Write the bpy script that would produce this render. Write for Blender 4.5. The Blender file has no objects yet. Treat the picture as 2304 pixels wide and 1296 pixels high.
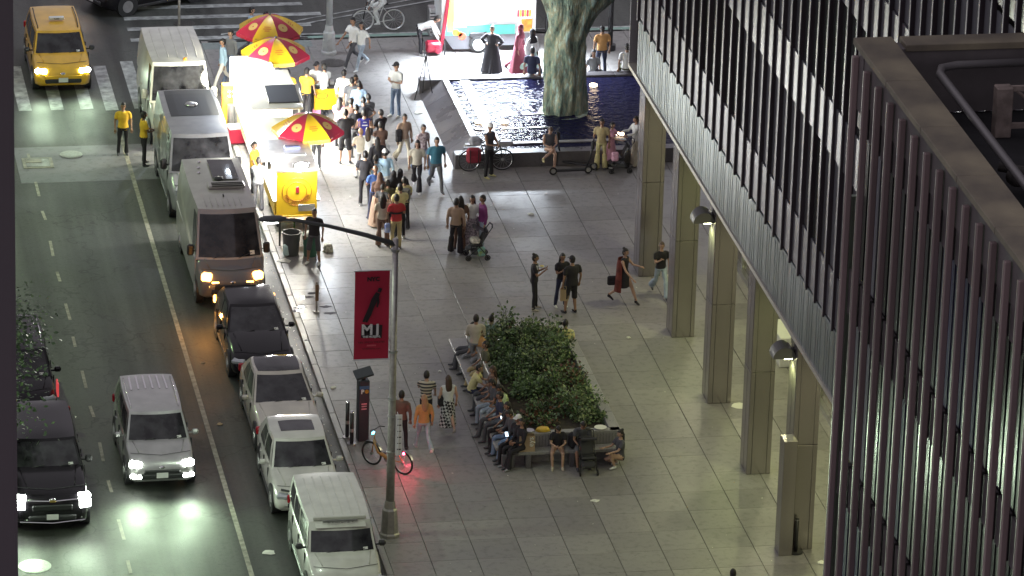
import bpy, bmesh, math, random
from mathutils import Vector, Matrix, noise
from mathutils.bvhtree import BVHTree
PI=math.pi; R=math.radians
sc=bpy.context.scene; COL=sc.collection
random.seed(7)
# ---------------------------------------------------------------- camera
AZ,PITCH,ROLL,F=.1839,.3708,.0301,11129.95
CAM=Vector((-20.72,-139.517,53.0385))
_f=Vector((math.sin(AZ)*math.cos(PITCH),math.cos(AZ)*math.cos(PITCH),-math.sin(PITCH)))
_r0=Vector((math.cos(AZ),-math.sin(AZ),0)); _u0=_r0.cross(_f)
_r=_r0*math.cos(ROLL)+_u0*math.sin(ROLL); _u=-_r0*math.sin(ROLL)+_u0*math.cos(ROLL)
cd=bpy.data.cameras.new('camera'); cam=bpy.data.objects.new('camera',cd); COL.objects.link(cam)
cd.sensor_width=36; cd.lens=F*36/2304; cd.clip_start=1; cd.clip_end=2500
cam.matrix_world=Matrix(((_r.x,_u.x,-_f.x,CAM.x),(_r.y,_u.y,-_f.y,CAM.y),(_r.z,_u.z,-_f.z,CAM.z),(0,0,0,1)))
sc.camera=cam
# ---------------------------------------------------------------- world: night sky glow over a city
w=bpy.data.worlds.new('World'); sc.world=w; w.use_nodes=True
nt=w.node_tree; bg=nt.nodes['Background']
sky=nt.nodes.new('ShaderNodeTexSky'); sky.sky_type='NISHITA'; sky.sun_disc=False; sky.sun_elevation=R(-4); sky.sun_rotation=R(200)
mx=nt.nodes.new('ShaderNodeMixRGB'); mx.blend_type='ADD'; mx.inputs[0].default_value=1
mx.inputs[2].default_value=(.76,.70,.78,1)
nt.links.new(sky.outputs[0],mx.inputs[1]); nt.links.new(mx.outputs[0],bg.inputs[0]); bg.inputs[1].default_value=.36
vs=sc.view_settings; sc.display_settings.display_device='sRGB'
vs.view_transform='Standard'; vs.look='None'; vs.gamma=1; vs.use_curve_mapping=False; vs.exposure=0.5
# night: a street scene lit by lamps; the moon-like sun is left very weak and soft
def lamp(kind,name,loc,power,color,size=.3,spread=None,rot=None,target=None,parent=None,sx=None,sy=None,spot=None,blend=.5):
    d=bpy.data.lights.new(name,kind); d.energy=power; d.color=color
    if kind=='AREA':
        if sx: d.shape='RECTANGLE'; d.size=sx; d.size_y=sy
        else: d.size=size
        if spread: d.spread=R(spread)
    elif kind!='SUN': d.shadow_soft_size=size
    if kind=='SPOT': d.spot_size=spot or 2.2; d.spot_blend=blend
    o=bpy.data.objects.new(name,d); COL.objects.link(o); o.location=loc
    if target is not None:
        o.rotation_euler=(Vector(target)-Vector(loc)).to_track_quat('-Z','Y').to_euler()
    elif rot: o.rotation_euler=rot
    if parent: o.parent=parent
    return o
# ---------------------------------------------------------------- materials
MATS={}
def mat(name,col=(.5,.5,.5),rough=.6,metal=0,emit=0,ecol=None,var=.0,scale=4,bump=0,bscale=30,coat=0,spec=.5,trans=0,aniso=0,vcol2=None,det=6,stretch=None):
    if name in MATS: return MATS[name]
    m=bpy.data.materials.new(name); m.use_nodes=True; n=m.node_tree; b=n.nodes['Principled BSDF']
    b.inputs['Base Color'].default_value=(*col,1); b.inputs['Roughness'].default_value=rough; b.inputs['Metallic'].default_value=metal
    b.inputs['Coat Weight'].default_value=coat; b.inputs['Specular IOR Level'].default_value=spec
    if trans: b.inputs['Transmission Weight'].default_value=trans
    if emit: b.inputs['Emission Color'].default_value=(*(ecol or col),1); b.inputs['Emission Strength'].default_value=emit
    if var or bump:
        tc=n.nodes.new('ShaderNodeTexCoord'); mp=n.nodes.new('ShaderNodeMapping'); n.links.new(tc.outputs['Object'],mp.inputs[0])
        if stretch: mp.inputs['Scale'].default_value=stretch
    if var:
        t=n.nodes.new('ShaderNodeTexNoise'); t.inputs['Scale'].default_value=scale; t.inputs['Detail'].default_value=det; n.links.new(mp.outputs[0],t.inputs['Vector'])
        c=n.nodes.new('ShaderNodeValToRGB'); e=c.color_ramp.elements; e[0].position=.3; e[1].position=.7
        c2=vcol2 or tuple(min(1,x*(1+var)) for x in col)
        e[0].color=(*[x*(1-var) for x in col],1); e[1].color=(*c2,1)
        n.links.new(t.outputs[0],c.inputs[0]); n.links.new(c.outputs[0],b.inputs['Base Color'])
    if bump:
        t2=n.nodes.new('ShaderNodeTexNoise'); t2.inputs['Scale'].default_value=bscale; t2.inputs['Detail'].default_value=4; n.links.new(mp.outputs[0],t2.inputs['Vector'])
        bp=n.nodes.new('ShaderNodeBump'); bp.inputs['Strength'].default_value=bump; bp.inputs['Distance'].default_value=.02
        n.links.new(t2.outputs[0],bp.inputs['Height']); n.links.new(bp.outputs[0],b.inputs['Normal'])
    MATS[name]=m; return m
def nodes(m): return m.node_tree, m.node_tree.nodes['Principled BSDF']
def stained(name,base,dark,rough,wscale=.35,sscale=6,bump=.15,bscale=60,light=None):
    # world-space stains, wear and grain for ground surfaces
    m=bpy.data.materials.new(name); m.use_nodes=True; n,b=nodes(m); L=n.links.new
    g=n.nodes.new('ShaderNodeNewGeometry')
    def nz(s,d=8,rg=.6):
        t=n.nodes.new('ShaderNodeTexNoise'); t.inputs['Scale'].default_value=s; t.inputs['Detail'].default_value=d; t.inputs['Roughness'].default_value=rg; L(g.outputs['Position'],t.inputs['Vector']); return t
    a=nz(wscale); r1=n.nodes.new('ShaderNodeValToRGB'); r1.color_ramp.elements[0].position=.35; r1.color_ramp.elements[1].position=.65
    r1.color_ramp.elements[0].color=(*dark,1); r1.color_ramp.elements[1].color=(*base,1); L(a.outputs[0],r1.inputs[0])
    s=nz(sscale,4); r2=n.nodes.new('ShaderNodeValToRGB'); r2.color_ramp.elements[0].position=.28; r2.color_ramp.elements[1].position=.5
    r2.color_ramp.elements[0].color=(.68,.68,.68,1); r2.color_ramp.elements[1].color=(1,1,1,1); L(s.outputs[0],r2.inputs[0])
    mxx=n.nodes.new('ShaderNodeMixRGB'); mxx.blend_type='MULTIPLY'; mxx.inputs[0].default_value=1; L(r1.outputs[0],mxx.inputs[1]); L(r2.outputs[0],mxx.inputs[2])
    # gum and grease spots
    v=n.nodes.new('ShaderNodeTexVoronoi'); v.inputs['Scale'].default_value=2.6; L(g.outputs['Position'],v.inputs['Vector'])
    r3=n.nodes.new('ShaderNodeValToRGB'); r3.color_ramp.elements[0].position=.055; r3.color_ramp.elements[1].position=.085
    r3.color_ramp.elements[0].color=(.55,.55,.55,1); r3.color_ramp.elements[1].color=(1,1,1,1); L(v.outputs['Distance'],r3.inputs[0])
    m2=n.nodes.new('ShaderNodeMixRGB'); m2.blend_type='MULTIPLY'; m2.inputs[0].default_value=.8; L(mxx.outputs[0],m2.inputs[1]); L(r3.outputs[0],m2.inputs[2])
    if name=='asphalt':
        mp=n.nodes.new('ShaderNodeMapping'); mp.inputs['Scale'].default_value=(1.3,.035,1); L(g.outputs['Position'],mp.inputs[0]); st=n.nodes.new('ShaderNodeTexNoise'); st.inputs['Scale'].default_value=1; st.inputs['Detail'].default_value=5; L(mp.outputs[0],st.inputs[0])
        rs=n.nodes.new('ShaderNodeValToRGB'); rs.color_ramp.elements[0].position=.35; rs.color_ramp.elements[1].position=.62; rs.color_ramp.elements[0].color=(.38,.38,.39,1); rs.color_ramp.elements[1].color=(1.0,1.0,1.0,1); L(st.outputs[0],rs.inputs[0])
        mq=n.nodes.new('ShaderNodeMixRGB'); mq.blend_type='MULTIPLY'; mq.inputs[0].default_value=1; L(m2.outputs[0],mq.inputs[1]); L(rs.outputs[0],mq.inputs[2]); m2=mq
        wv=n.nodes.new('ShaderNodeTexNoise'); wv.inputs['Scale'].default_value=1.5; L(g.outputs['Position'],wv.inputs['Vector']); va=n.nodes.new('ShaderNodeVectorMath'); va.operation='MULTIPLY_ADD'; va.inputs[1].default_value=(1.2,1.2,1.2); L(wv.outputs['Color'],va.inputs[0]); L(g.outputs['Position'],va.inputs[2])
        vc_=n.nodes.new('ShaderNodeTexVoronoi'); vc_.feature='DISTANCE_TO_EDGE'; vc_.inputs['Scale'].default_value=.2; L(va.outputs[0],vc_.inputs['Vector']); rc=n.nodes.new('ShaderNodeValToRGB'); rc.color_ramp.elements[0].position=.002; rc.color_ramp.elements[1].position=.006; rc.color_ramp.elements[0].color=(.4,.4,.4,1); rc.color_ramp.elements[1].color=(1,1,1,1); L(vc_.outputs[0],rc.inputs[0])
        mr_=n.nodes.new('ShaderNodeMixRGB'); mr_.blend_type='MULTIPLY'; mr_.inputs[0].default_value=.8; L(m2.outputs[0],mr_.inputs[1]); L(rc.outputs[0],mr_.inputs[2]); m2=mr_
    gr=nz(90,2); m3=n.nodes.new('ShaderNodeMixRGB'); m3.blend_type='OVERLAY'; m3.inputs[0].default_value=.45; L(m2.outputs[0],m3.inputs[1]); L(gr.outputs[0],m3.inputs[2])
    oi=n.nodes.new('ShaderNodeObjectInfo'); mr=n.nodes.new('ShaderNodeMapRange'); mr.inputs[3].default_value=.86; mr.inputs[4].default_value=1.1; L(oi.outputs['Random'],mr.inputs[0])
    hv=n.nodes.new('ShaderNodeHueSaturation'); L(mr.outputs[0],hv.inputs['Value']); L(m3.outputs[0],hv.inputs['Color'])
    L(hv.outputs[0],b.inputs['Base Color'])
    rr=n.nodes.new('ShaderNodeMapRange'); rr.inputs[1].default_value=.35; rr.inputs[2].default_value=.65; rr.inputs[3].default_value=rough-.14; rr.inputs[4].default_value=rough+.1; L(a.outputs[0],rr.inputs[0]); L(rr.outputs[0],b.inputs['Roughness'])
    bp=n.nodes.new('ShaderNodeBump'); bp.inputs['Strength'].default_value=bump; bp.inputs['Distance'].default_value=.02; bb=nz(bscale,3); L(bb.outputs[0],bp.inputs['Height']); L(bp.outputs[0],b.inputs['Normal'])
    MATS[name]=m; return m
M_asph=stained('asphalt',(.125,.13,.115),(.075,.08,.072),.58,.22,9,.35,45)
M_pave=stained('concrete_paver',(.28,.268,.255),(.215,.205,.197),.48,.3,5,.12,50)
M_slab=stained('pale_concrete_road',(.2,.2,.21),(.14,.14,.15),.6,.5,5,.15,50)
M_gutter=stained('gutter_concrete',(.24,.27,.26),(.17,.2,.19),.6,.5,5,.15,50)
M_granite=stained('granite',(.33,.32,.3),(.24,.235,.225),.42,.9,20,.08,90)
M_granited=stained('dark_shaded_granite',(.13,.12,.125),(.085,.08,.085),.35,.9,20,.08,90)  # darkened granite, also carries the shade on the pool's sloping wall
M_joint=mat('joint_dark',(.06,.057,.055),.9)
M_paint=mat('road_paint_white',(.42,.43,.42),.6,var=.6,scale=4,vcol2=(.5,.52,.5),det=10)
M_paintw=mat('road_paint_worn',(.36,.35,.28),.6,var=.5,scale=6,vcol2=(.42,.4,.32))
M_iron=mat('cast_iron',(.12,.115,.11),.4,.6,var=.3,scale=20,bump=.4,bscale=40)
M_ironl=mat('worn_iron_cover',(.3,.31,.28),.45,.5,var=.2,scale=20,bump=.4,bscale=40)
M_steel=mat('brushed_steel',(.31,.285,.28),.24,.75,var=.1,scale=3,stretch=(1,1,.05))
M_seam=mat('steel_seam',(.09,.08,.08),.6,.4)
M_rub=mat('rubber',(.02,.02,.02),.8)
M_black=mat('black_plastic',(.025,.025,.027),.45)
M_blackm=mat('black_paint',(.03,.03,.032),.35,.3)
M_chrome=mat('chrome',(.75,.75,.75),.12,1)
M_alu=mat('aluminium',(.5,.5,.5),.32,.9,var=.1,scale=6)
M_galv=mat('galvanised_steel',(.4,.38,.36),.45,.6,var=.18,scale=8)
M_glass=mat('car_glass',(.012,.013,.015),.07,0,spec=.6,var=.9,scale=2.5,vcol2=(.05,.05,.055))  # paler blotches in the glass colour imitate interior reflections
M_white=mat('white_plastic',(.7,.7,.68),.5)
M_red=mat('red_plastic',(.5,.02,.03),.4)
M_dark=mat('dark_detail',(.02,.018,.018),.5)
M_tail=mat('tail_lamp_red',(.35,.01,.02),.2)
M_lampoff=mat('headlamp_glass',(.5,.52,.55),.1,.4)
M_hl=mat('headlamp_lit',(1,1,1),.3,emit=38,ecol=(.92,1,.9))
M_amber=mat('amber_lamp_lit',(1,.4,.05),.3,emit=9,ecol=(1,.42,.08))
M_hot=mat('white_led_lit',(1,1,1),.3,emit=22,ecol=(1,1,.97))
M_tlit=mat('red_lamp_lit',(1,.05,.1),.3,emit=30,ecol=(1,.05,.12))
# ---------------------------------------------------------------- mesh tools
def G(px,py,z=0.):
    d=_f*F+_r*(px-1152)-_u*(py-648); t=(z-CAM.z)/d.z; return CAM+d*t
def onX(px,py,X):
    d=_f*F+_r*(px-1152)-_u*(py-648); t=(X-CAM.x)/d.x; return CAM+d*t
class MB:
    def __init__(s): s.v=[]; s.f=[]; s.m=[]; s.M=None
    def add(s,vs,fs,mi=0):
        o=len(s.v)
        for p in vs:
            p=Vector(p); s.v.append(s.M@p if s.M else p)
        for f in fs: s.f.append([i+o for i in f]); s.m.append(mi)
        return s
    def quad(s,a,b,c,d,mi=0): return s.add([a,b,c,d],[(0,1,2,3)],mi)
    def box(s,c,d,mi=0,rz=0,bev=0,rx=0,ry=0):
        hx,hy,hz=d[0]/2,d[1]/2,d[2]/2; T=Matrix.Translation(c)@Matrix.Rotation(rz,4,'Z')@Matrix.Rotation(ry,4,'Y')@Matrix.Rotation(rx,4,'X')
        if bev<=0:
            vs=[(x*hx,y*hy,z*hz) for z in(-1,1) for y in(-1,1) for x in(-1,1)]
            fs=[(0,2,3,1),(4,5,7,6),(0,1,5,4),(2,6,7,3),(0,4,6,2),(1,3,7,5)]
            return s.add([T@Vector(v) for v in vs],fs,mi)
        b=min(bev,hx*.9,hy*.9,hz*.9); vs=[];idx={}
        for z in(-1,1):
            for y in(-1,1):
                for x in(-1,1):
                    for a in range(3):
                        p=[x*(hx-(b if a!=0 else 0)),y*(hy-(b if a!=1 else 0)),z*(hz-(b if a!=2 else 0))]
                        idx[(x,y,z,a)]=len(vs); vs.append(T@Vector(p))
        fs=[]
        for a in range(3):
            o=[i for i in range(3) if i!=a]
            for sg in(-1,1):
                q=[]
                for (p,r_) in((-1,-1),(1,-1),(1,1),(-1,1)):
                    k=[0,0,0]; k[a]=sg;k[o[0]]=p;k[o[1]]=r_; q.append(idx[(*k,a)])
                if (sg>0)==(a==1): q=q[::-1]
                fs.append(q)
        for a in range(3): # edges parallel to axis a
            o=[i for i in range(3) if i!=a]
            for p in(-1,1):
                for r_ in(-1,1):
                    k0=[0,0,0];k0[o[0]]=p;k0[o[1]]=r_;k1=k0[:];k0[a]=-1;k1[a]=1
                    q=[idx[(*k0,o[0])],idx[(*k1,o[0])],idx[(*k1,o[1])],idx[(*k0,o[1])]]
                    fs.append(q if (p*r_>0)==(a!=1) else q[::-1])
        for z in(-1,1):
            for y in(-1,1):
                for x in(-1,1):
                    q=[idx[(x,y,z,0)],idx[(x,y,z,1)],idx[(x,y,z,2)]]
                    fs.append(q if x*y*z>0 else q[::-1])
        return s.add(vs,fs,mi)
    def loft(s,rings,mi=0,caps=True,close=True):
        n=len(rings[0]); o=len(s.v); 
        for r_ in rings:
            for p in r_:
                p=Vector(p); s.v.append(s.M@p if s.M else p)
        for i in range(len(rings)-1):
            for j in range(n if close else n-1):
                k=(j+1)%n; s.f.append([o+i*n+j,o+i*n+k,o+(i+1)*n+k,o+(i+1)*n+j]); s.m.append(mi)
        if caps:
            s.f.append([o+j for j in range(n)][::-1]); s.m.append(mi); e=o+(len(rings)-1)*n; s.f.append([e+j for j in range(n)]); s.m.append(mi)
        return s
    def tube(s,pts,rad,n=8,mi=0,caps=True):
        pts=[Vector(p) for p in pts]; 
        if not hasattr(rad,'__len__'): rad=[rad]*len(pts)
        rings=[]; up=None
        for i,p in enumerate(pts):
            t=(pts[min(i+1,len(pts)-1)]-pts[max(i-1,0)]).normalized()
            if up is None: up=Vector((0,0,1)) if abs(t.z)<.9 else Vector((0,1,0))
            a=t.cross(up).normalized(); up=a.cross(t).normalized()
            ra=rad[i]; ra,rb=(ra if hasattr(ra,'__len__') else (ra,ra))
            rings.append([p+a*math.cos(2*PI*k/n)*ra+up*math.sin(2*PI*k/n)*rb for k in range(n)])
        return s.loft(rings,mi,caps)
    def cyl(s,c,r,h,n=16,mi=0,r2=None,axis='Z'):
        r2=r if r2 is None else r2; A={'Z':Vector((0,0,1)),'X':Vector((1,0,0)),'Y':Vector((0,1,0))}[axis]; c=Vector(c)
        return s.tube([c-A*h/2,c+A*h/2],[r,r2],n,mi)
    def sphere(s,c,r,n=12,m=8,mi=0):
        r=r if hasattr(r,'__len__') else (r,r,r); c=Vector(c); vs=[c+Vector((0,0,r[2]))]
        for i in range(1,m):
            a=PI*i/m
            for j in range(n): b=2*PI*j/n; vs.append(c+Vector((r[0]*math.sin(a)*math.cos(b),r[1]*math.sin(a)*math.sin(b),r[2]*math.cos(a))))
        vs.append(c-Vector((0,0,r[2]))); fs=[(0,1+j,1+(j+1)%n) for j in range(n)]
        for i in range(m-2):
            for j in range(n): fs.append((1+i*n+j,1+(i+1)*n+j,1+(i+1)*n+(j+1)%n,1+i*n+(j+1)%n))
        e=len(vs)-1; fs+=[(e,1+(m-2)*n+(j+1)%n,1+(m-2)*n+j) for j in range(n)]
        return s.add(vs,fs,mi)
    def grid(s,fn,nu,nv,mi=0,flip=False):
        vs=[fn(i/nu,j/nv) for j in range(nv+1) for i in range(nu+1)]
        fs=[]
        for j in range(nv):
            for i in range(nu):
                a=j*(nu+1)+i; q=(a,a+1,a+nu+2,a+nu+1); fs.append(q[::-1] if flip else q)
        return s.add(vs,fs,mi)
    def prism(s,poly,z0,z1,mi=0):
        n=len(poly); return s.loft([[(p[0],p[1],z0) for p in poly],[(p[0],p[1],z1) for p in poly]],mi)
    def torus(s,c,r,rr,n=24,k=6,mi=0,ax='X'):
        rings=[]; c=Vector(c)
        for i in range(n):
            a=2*PI*i/n; d=Vector((0,math.cos(a),math.sin(a))) if ax=='X' else (Vector((math.cos(a),math.sin(a),0)) if ax=='Z' else Vector((math.cos(a),0,math.sin(a))))
            A={'X':Vector((1,0,0)),'Z':Vector((0,0,1)),'Y':Vector((0,1,0))}[ax]
            rings.append([c+d*(r+rr*math.cos(2*PI*j/k))+A*rr*math.sin(2*PI*j/k) for j in range(k)])
        rings.append(rings[0]); return s.loft(rings,mi,False)
    def mesh(s,name,mats,smooth=False):
        me=bpy.data.meshes.new(name); me.from_pydata([tuple(v) for v in s.v],[],s.f)
        for m in (mats if isinstance(mats,(list,tuple)) else [mats]): me.materials.append(m)
        if any(s.m): me.polygons.foreach_set('material_index',s.m)
        if smooth:
            me.polygons.foreach_set('use_smooth',[True]*len(me.polygons))
            if smooth!='all':
                try: me.set_sharp_from_angle(angle=R(smooth if smooth is not True else 38))
                except Exception: pass
        me.update(); return me
    def build(s,name,mats,parent=None,smooth=False,fix=False):
        me=s.mesh(name,mats,smooth)
        if fix:
            b=bmesh.new(); b.from_mesh(me); bmesh.ops.recalc_face_normals(b,faces=b.faces); b.to_mesh(me); b.free()
        o=bpy.data.objects.new(name,me); COL.objects.link(o)
        if parent is not None: o.parent=parent
        return o
def tag(o,label=None,cat=None,group=None,kind=None):
    if label: o['label']=label
    if cat: o['category']=cat
    if group: o['group']=group
    if kind: o['kind']=kind
    return o
def empty(name,loc,rz=0,label=None,cat=None,group=None):
    o=bpy.data.objects.new(name,None); COL.objects.link(o); o.location=loc; o.rotation_euler=(0,0,rz); o.empty_display_size=.2
    return tag(o,label,cat,group)
def link(name,me,parent,loc=(0,0,0),rot=(0,0,0),scale=None):
    o=bpy.data.objects.new(name,me); COL.objects.link(o); o.parent=parent; o.location=loc; o.rotation_euler=rot
    if scale: o.scale=scale
    return o
def copy_tree(o,parent=None,label=None):
    c=o.copy(); COL.objects.link(c)
    if parent is not None: c.parent=parent
    for ch in o.children: copy_tree(ch,c)
    if label: c['label']=label
    return c
def text_mesh(txt,size,m,extr=.004,name='lettering',bold=0):
    cu=bpy.data.curves.new(name,'FONT'); cu.body=txt; cu.size=size; cu.extrude=extr; cu.align_x='CENTER'; cu.align_y='CENTER'; cu.offset=bold; cu.resolution_u=2
    o=bpy.data.objects.new(name,cu); COL.objects.link(o); bpy.context.view_layer.update()
    me=bpy.data.meshes.new_from_object(o.evaluated_get(bpy.context.evaluated_depsgraph_get())); bpy.data.objects.remove(o)
    me.materials.clear(); me.materials.append(m); return me
def sstep(a,b,x):
    t=max(0,min(1,(x-a)/(b-a))); return t*t*(3-2*t)
def lerp(a,b,t): return a+(b-a)*t
# ================================================================= GROUND
CURBX=-2.3
def sheet(name,x0,x1,y0,y1,z,m,parent=None,kind='structure',n=1):
    mb=MB(); mb.quad((x0,y0,z),(x1,y0,z),(x1,y1,z),(x0,y1,z)); o=mb.build(name,m,parent)
    if parent is None: tag(o,kind=kind)
    return o
ground=sheet('ground',-400,400,-300,600,-.16,M_asph); 
road=MB(); road.quad((-16.5,-140,-.13),(CURBX-.18,-140,-.13),(CURBX-.18,60,-.13),(-16.5,60,-.13)); road.quad((CURBX-.18,18.3,-.13),(60,18.3,-.13),(60,60,-.13),(CURBX-.18,60,-.13))
road=tag(road.build('road',M_asph),kind='structure')
# the unprojection plane z=0 is the plaza; the road lies 0.13 m lower
RZ=-.13
far=sheet('far_pavement',-40,-16.5,-140,60,0,M_slab)
# pale concrete bus pad and patches in the road
sheet('concrete_patch',-9.4,CURBX-.2,5.3,8.6,RZ+.004,M_slab,road)
def strip(name,pts,wd,m,z=RZ+.008,var=0):
    mb=MB()
    for (a,b) in pts: mb.quad((a[0]-wd/2,a[1],z),(a[0]+wd/2,a[1],z),(b[0]+wd/2,b[1],z),(b[0]-wd/2,b[1],z))
    return mb.build(name,m,road)
strip('parking_lane_line',[((-5.9,-140),(-5.9,9.5))],.13,M_paintw)
for i in range(26):
    y=8-i*2.6
    strip('lane_dash',[((-8.97+.02*(i%3),y-.8-.5*(i%2)),(-8.97+.02*(i%2),y))],.09,M_paintw)
for i,(x,y0,y1) in enumerate([(-8.72,12.1,16.6),(-7.68,12.1,16.4),(-6.72,12.1,16.4),(-5.92,11.9,16.4),(-4.98,12,16.8),(-4.0,12,16.8),(-3.0,12,16.8)]):
    strip('crosswalk_bar',[((x,y0),(x,y1))],.42,M_paint)
# cross street markings, running left to right
def xstrip(name,x0,x1,y,wd,m,z=RZ+.01,dy=0):
    mb=MB(); mb.quad((x0,y-wd/2,z),(x1,y+dy-wd/2,z),(x1,y+dy+wd/2,z),(x0,y+wd/2,z)); return mb.build(name,m,road)
for i in range(7): xstrip('crosswalk_bar',-4.6,2.2-.5*(i%2),19.0+i*1.15,.36,M_paint)
xstrip('stop_line',-1.5,6.5,18.9,.12,M_paint,dy=3.6,z=RZ+.014); xstrip('stop_line',-1.5,6.5,19.3,.1,M_paint,dy=3.7,z=RZ+.014)
xstrip('bike_lane_line',1.2,60,18.95,.14,M_paint); xstrip('bike_lane_line',6,60,23.0,.2,M_paint)
xstrip('edge_line',-4.4,-2.6,16.2,.3,M_paint)
tag(sheet('bike_lane',1.4,60,18.32,18.9,RZ+.012,mat('faded_green_paint',(.22,.33,.28),.6,var=.2,scale=3),road))
# kerbs: granite stones one by one
kme=MB().box((0,0,0),(.18,1.78,.26),bev=.015).mesh('kerb_stone',M_granite)
kerb=tag(empty('kerb',(0,0,0)),kind='structure')
for i in range(46): link('kerb_stone',kme,kerb,(CURBX-.09,17.2-1.8*i,-.13))
kme2=MB().box((0,0,0),(1.78,.18,.26),bev=.015).mesh('kerb_stone',M_granite)
for i in range(22): link('kerb_stone',kme2,kerb,(-1.2+1.8*i,18.2,-.13))
sheet('kerb_ramp',CURBX,1.4,17.4,18.1,.004,M_gutter,kerb)
# ---- plaza paving: every slab its own piece
plaza=tag(MB().box((28,-51,-.30),(60.6,138,.5),0).build('plaza_pavement',M_joint),kind='structure')
U=1.22; sl=[]
pj=.008
for i in range(-2,16):
    for j in range(-46,15):
        x=(i+.5)*U; y=(j+.5)*U
        if x-.61<CURBX: x0=CURBX
        else: x0=x-.61
        sl.append((x0,x+.61,y-.61,y+.61))
def in_view(x,y):
    v=Vector((x,y,0))-CAM; d=v.dot(_f); px=1152+F*v.dot(_r)/d; py=648-F*v.dot(_u)/d; return px,py
vis=[];rest=[]
for q in sl:
    cx,cy=(q[0]+q[1])/2,(q[2]+q[3])/2; px,py=in_view(cx,cy)
    if q[1]-q[0]<.3: rest.append(q); continue
    if -40<px<2000 and -40<py<1340 and not(px>1900) and cx<10.6: vis.append((py,q))
    else: rest.append(q)
vis.sort(key=lambda t:-t[0]); 
rest+= [q for _,q in vis[300:]]; vis=vis[:300]
sme={}
for _,q in vis:
    wd=round(q[1]-q[0],3)
    if wd not in sme: sme[wd]=MB().box((0,0,0),(wd-2*pj,1.22-.007,.1),bev=.003).mesh('paving_slab',M_pave)
    o=link('paving_slab',sme[wd],plaza,((q[0]+q[1])/2,(q[2]+q[3])/2,-.05+random.uniform(-.0015,.0015)))
mb=MB()
for q in rest: mb.box(((q[0]+q[1])/2,(q[2]+q[3])/2,-.05),(q[1]-q[0]-2*pj,q[3]-q[2]-.007,.1),bev=.003)
tag(mb.build('paving_slab',M_pave,plaza),kind='stuff')
# manholes and covers, parts of the road / plaza
def cover(x,y,r,z,m,parent,ratio=1):
    mb=MB(); mb.cyl((0,0,0),r,.02,28,0); mb.cyl((0,0,.011),r*.86,.012,28,0)
    for k in range(7): mb.box(((k-3)*r*.22,0,.019),(r*.07,r*1.2*math.sqrt(max(.1,1-((k-3)*.22)**2)),.006),0)
    o=mb.build('manhole_cover',m,parent); o.location=(x,y,z); return o
cover(-7.63,7.78,.36,RZ+.012,M_ironl,road); cover(-11.37,-23.3,.42,RZ+.006,M_ironl,road); cover(-2.6,20.6,.36,RZ+.012,M_iron,road)
cover(1.84,15.62,.42,.006,M_iron,plaza); cover(-4.9,9.6,.2,RZ+.012,M_ironl,road)
mb=MB(); mb.box((-8.74,7.1,RZ+.012),(.95,.95,.02),0); mb.box((-8.74,7.1,RZ+.02),(.75,.75,.02),1); mb.box((-8.86,7.25,RZ+.026),(.5,.3,.02),0); mb.build('catch_basin',[M_paintw,M_iron],road)
# litter lying about
def litter(px,py,name,lab,m,s=.12,cat='litter'):
    p=G(px,py); mb=MB(); rr=random.Random(int(px*7+py))
    n=9; ring=[(s*rr.uniform(.6,1.1)*math.cos(2*PI*k/n),s*rr.uniform(.5,1)*math.sin(2*PI*k/n),rr.uniform(.004,.03)) for k in range(n)]
    mb.add([(0,0,rr.uniform(.03,.06))]+ring+[(x*.9,y*.9,.001) for x,y,z in ring],[(0,1+k,1+(k+1)%n) for k in range(n)]+[(1+k,1+n+k,1+n+(k+1)%n,1+(k+1)%n) for k in range(n)])
    o=mb.build(name,m); o.location=(p.x,p.y,RZ if p.x<CURBX-.2 else 0); tag(o,lab,cat); return o
M_paper=mat('crumpled_paper',(.7,.7,.62),.8); M_tan=mat('kraft',(.42,.3,.18),.8)
litter(1195,482,'paper_napkin','crumpled tan napkin alone on the paving past the family with the stroller',M_paper,.12)
litter(1665,913,'paper_scrap','torn white paper on the paving just right of the third steel column',M_paper,.28)
litter(1849,1267,'paper_scrap','white paper scrap near the bottom right beside the dark facade',M_paper,.16)
litter(1338,1127,'paper_strip','pale paper strip lying on the open paving below the planter',M_paper,.14)
litter(748,872,'paper_wrapper','crumpled wrapper on the pavement left of the parking meter',M_paper,.12)
litter(990,836,'bottle_cap','tiny white scrap on the paving between the lamp post and the planter',M_paper,.06)
litter(1415,760,'napkin_scrap','small white scrap beside the planter right rim',M_paper,.07)
litter(606,1234,'flattened_cup','flattened pale cup on the asphalt in the parking lane beside the striped-roof car',M_paper,.2)
litter(495,945,'paper_scrap','small orange-lit scrap beside the lane line',M_tan,.1)
litter(455,808,'paper_scrap','tiny scrap on the asphalt left of the pale sedan with the black roof',M_tan,.08)
litter(942,254,'paper_flyer','white flyer lying near the man in the cap and white tee',M_paper,.17)
litter(970,378,'white_wrapper','white wrapper by the fountain wall corner',M_paper,.12)
litter(640,588,'paper_bag_flat','flattened white bag at the kerb below the yellow cart',M_paper,.25)
# water puddle marks near the stub post
for i,(px,py) in enumerate([(690,668),(676,692),(705,660),(735,690),(668,700),(742,705)]):
    p=G(px,py); rr=random.Random(i); n=12; ring=[(.22*rr.uniform(.5,1.1)*math.cos(2*PI*k/n),.1*rr.uniform(.5,1.2)*math.sin(2*PI*k/n),.003) for k in range(n)]
    o=MB().add([(0,0,.004)]+ring,[(0,1+k,1+(k+1)%n) for k in range(n)]).build('puddle',mat('water_film',(.12,.12,.13),.04,spec=.8),plaza); o.location=(p.x,p.y,.002); 
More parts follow.
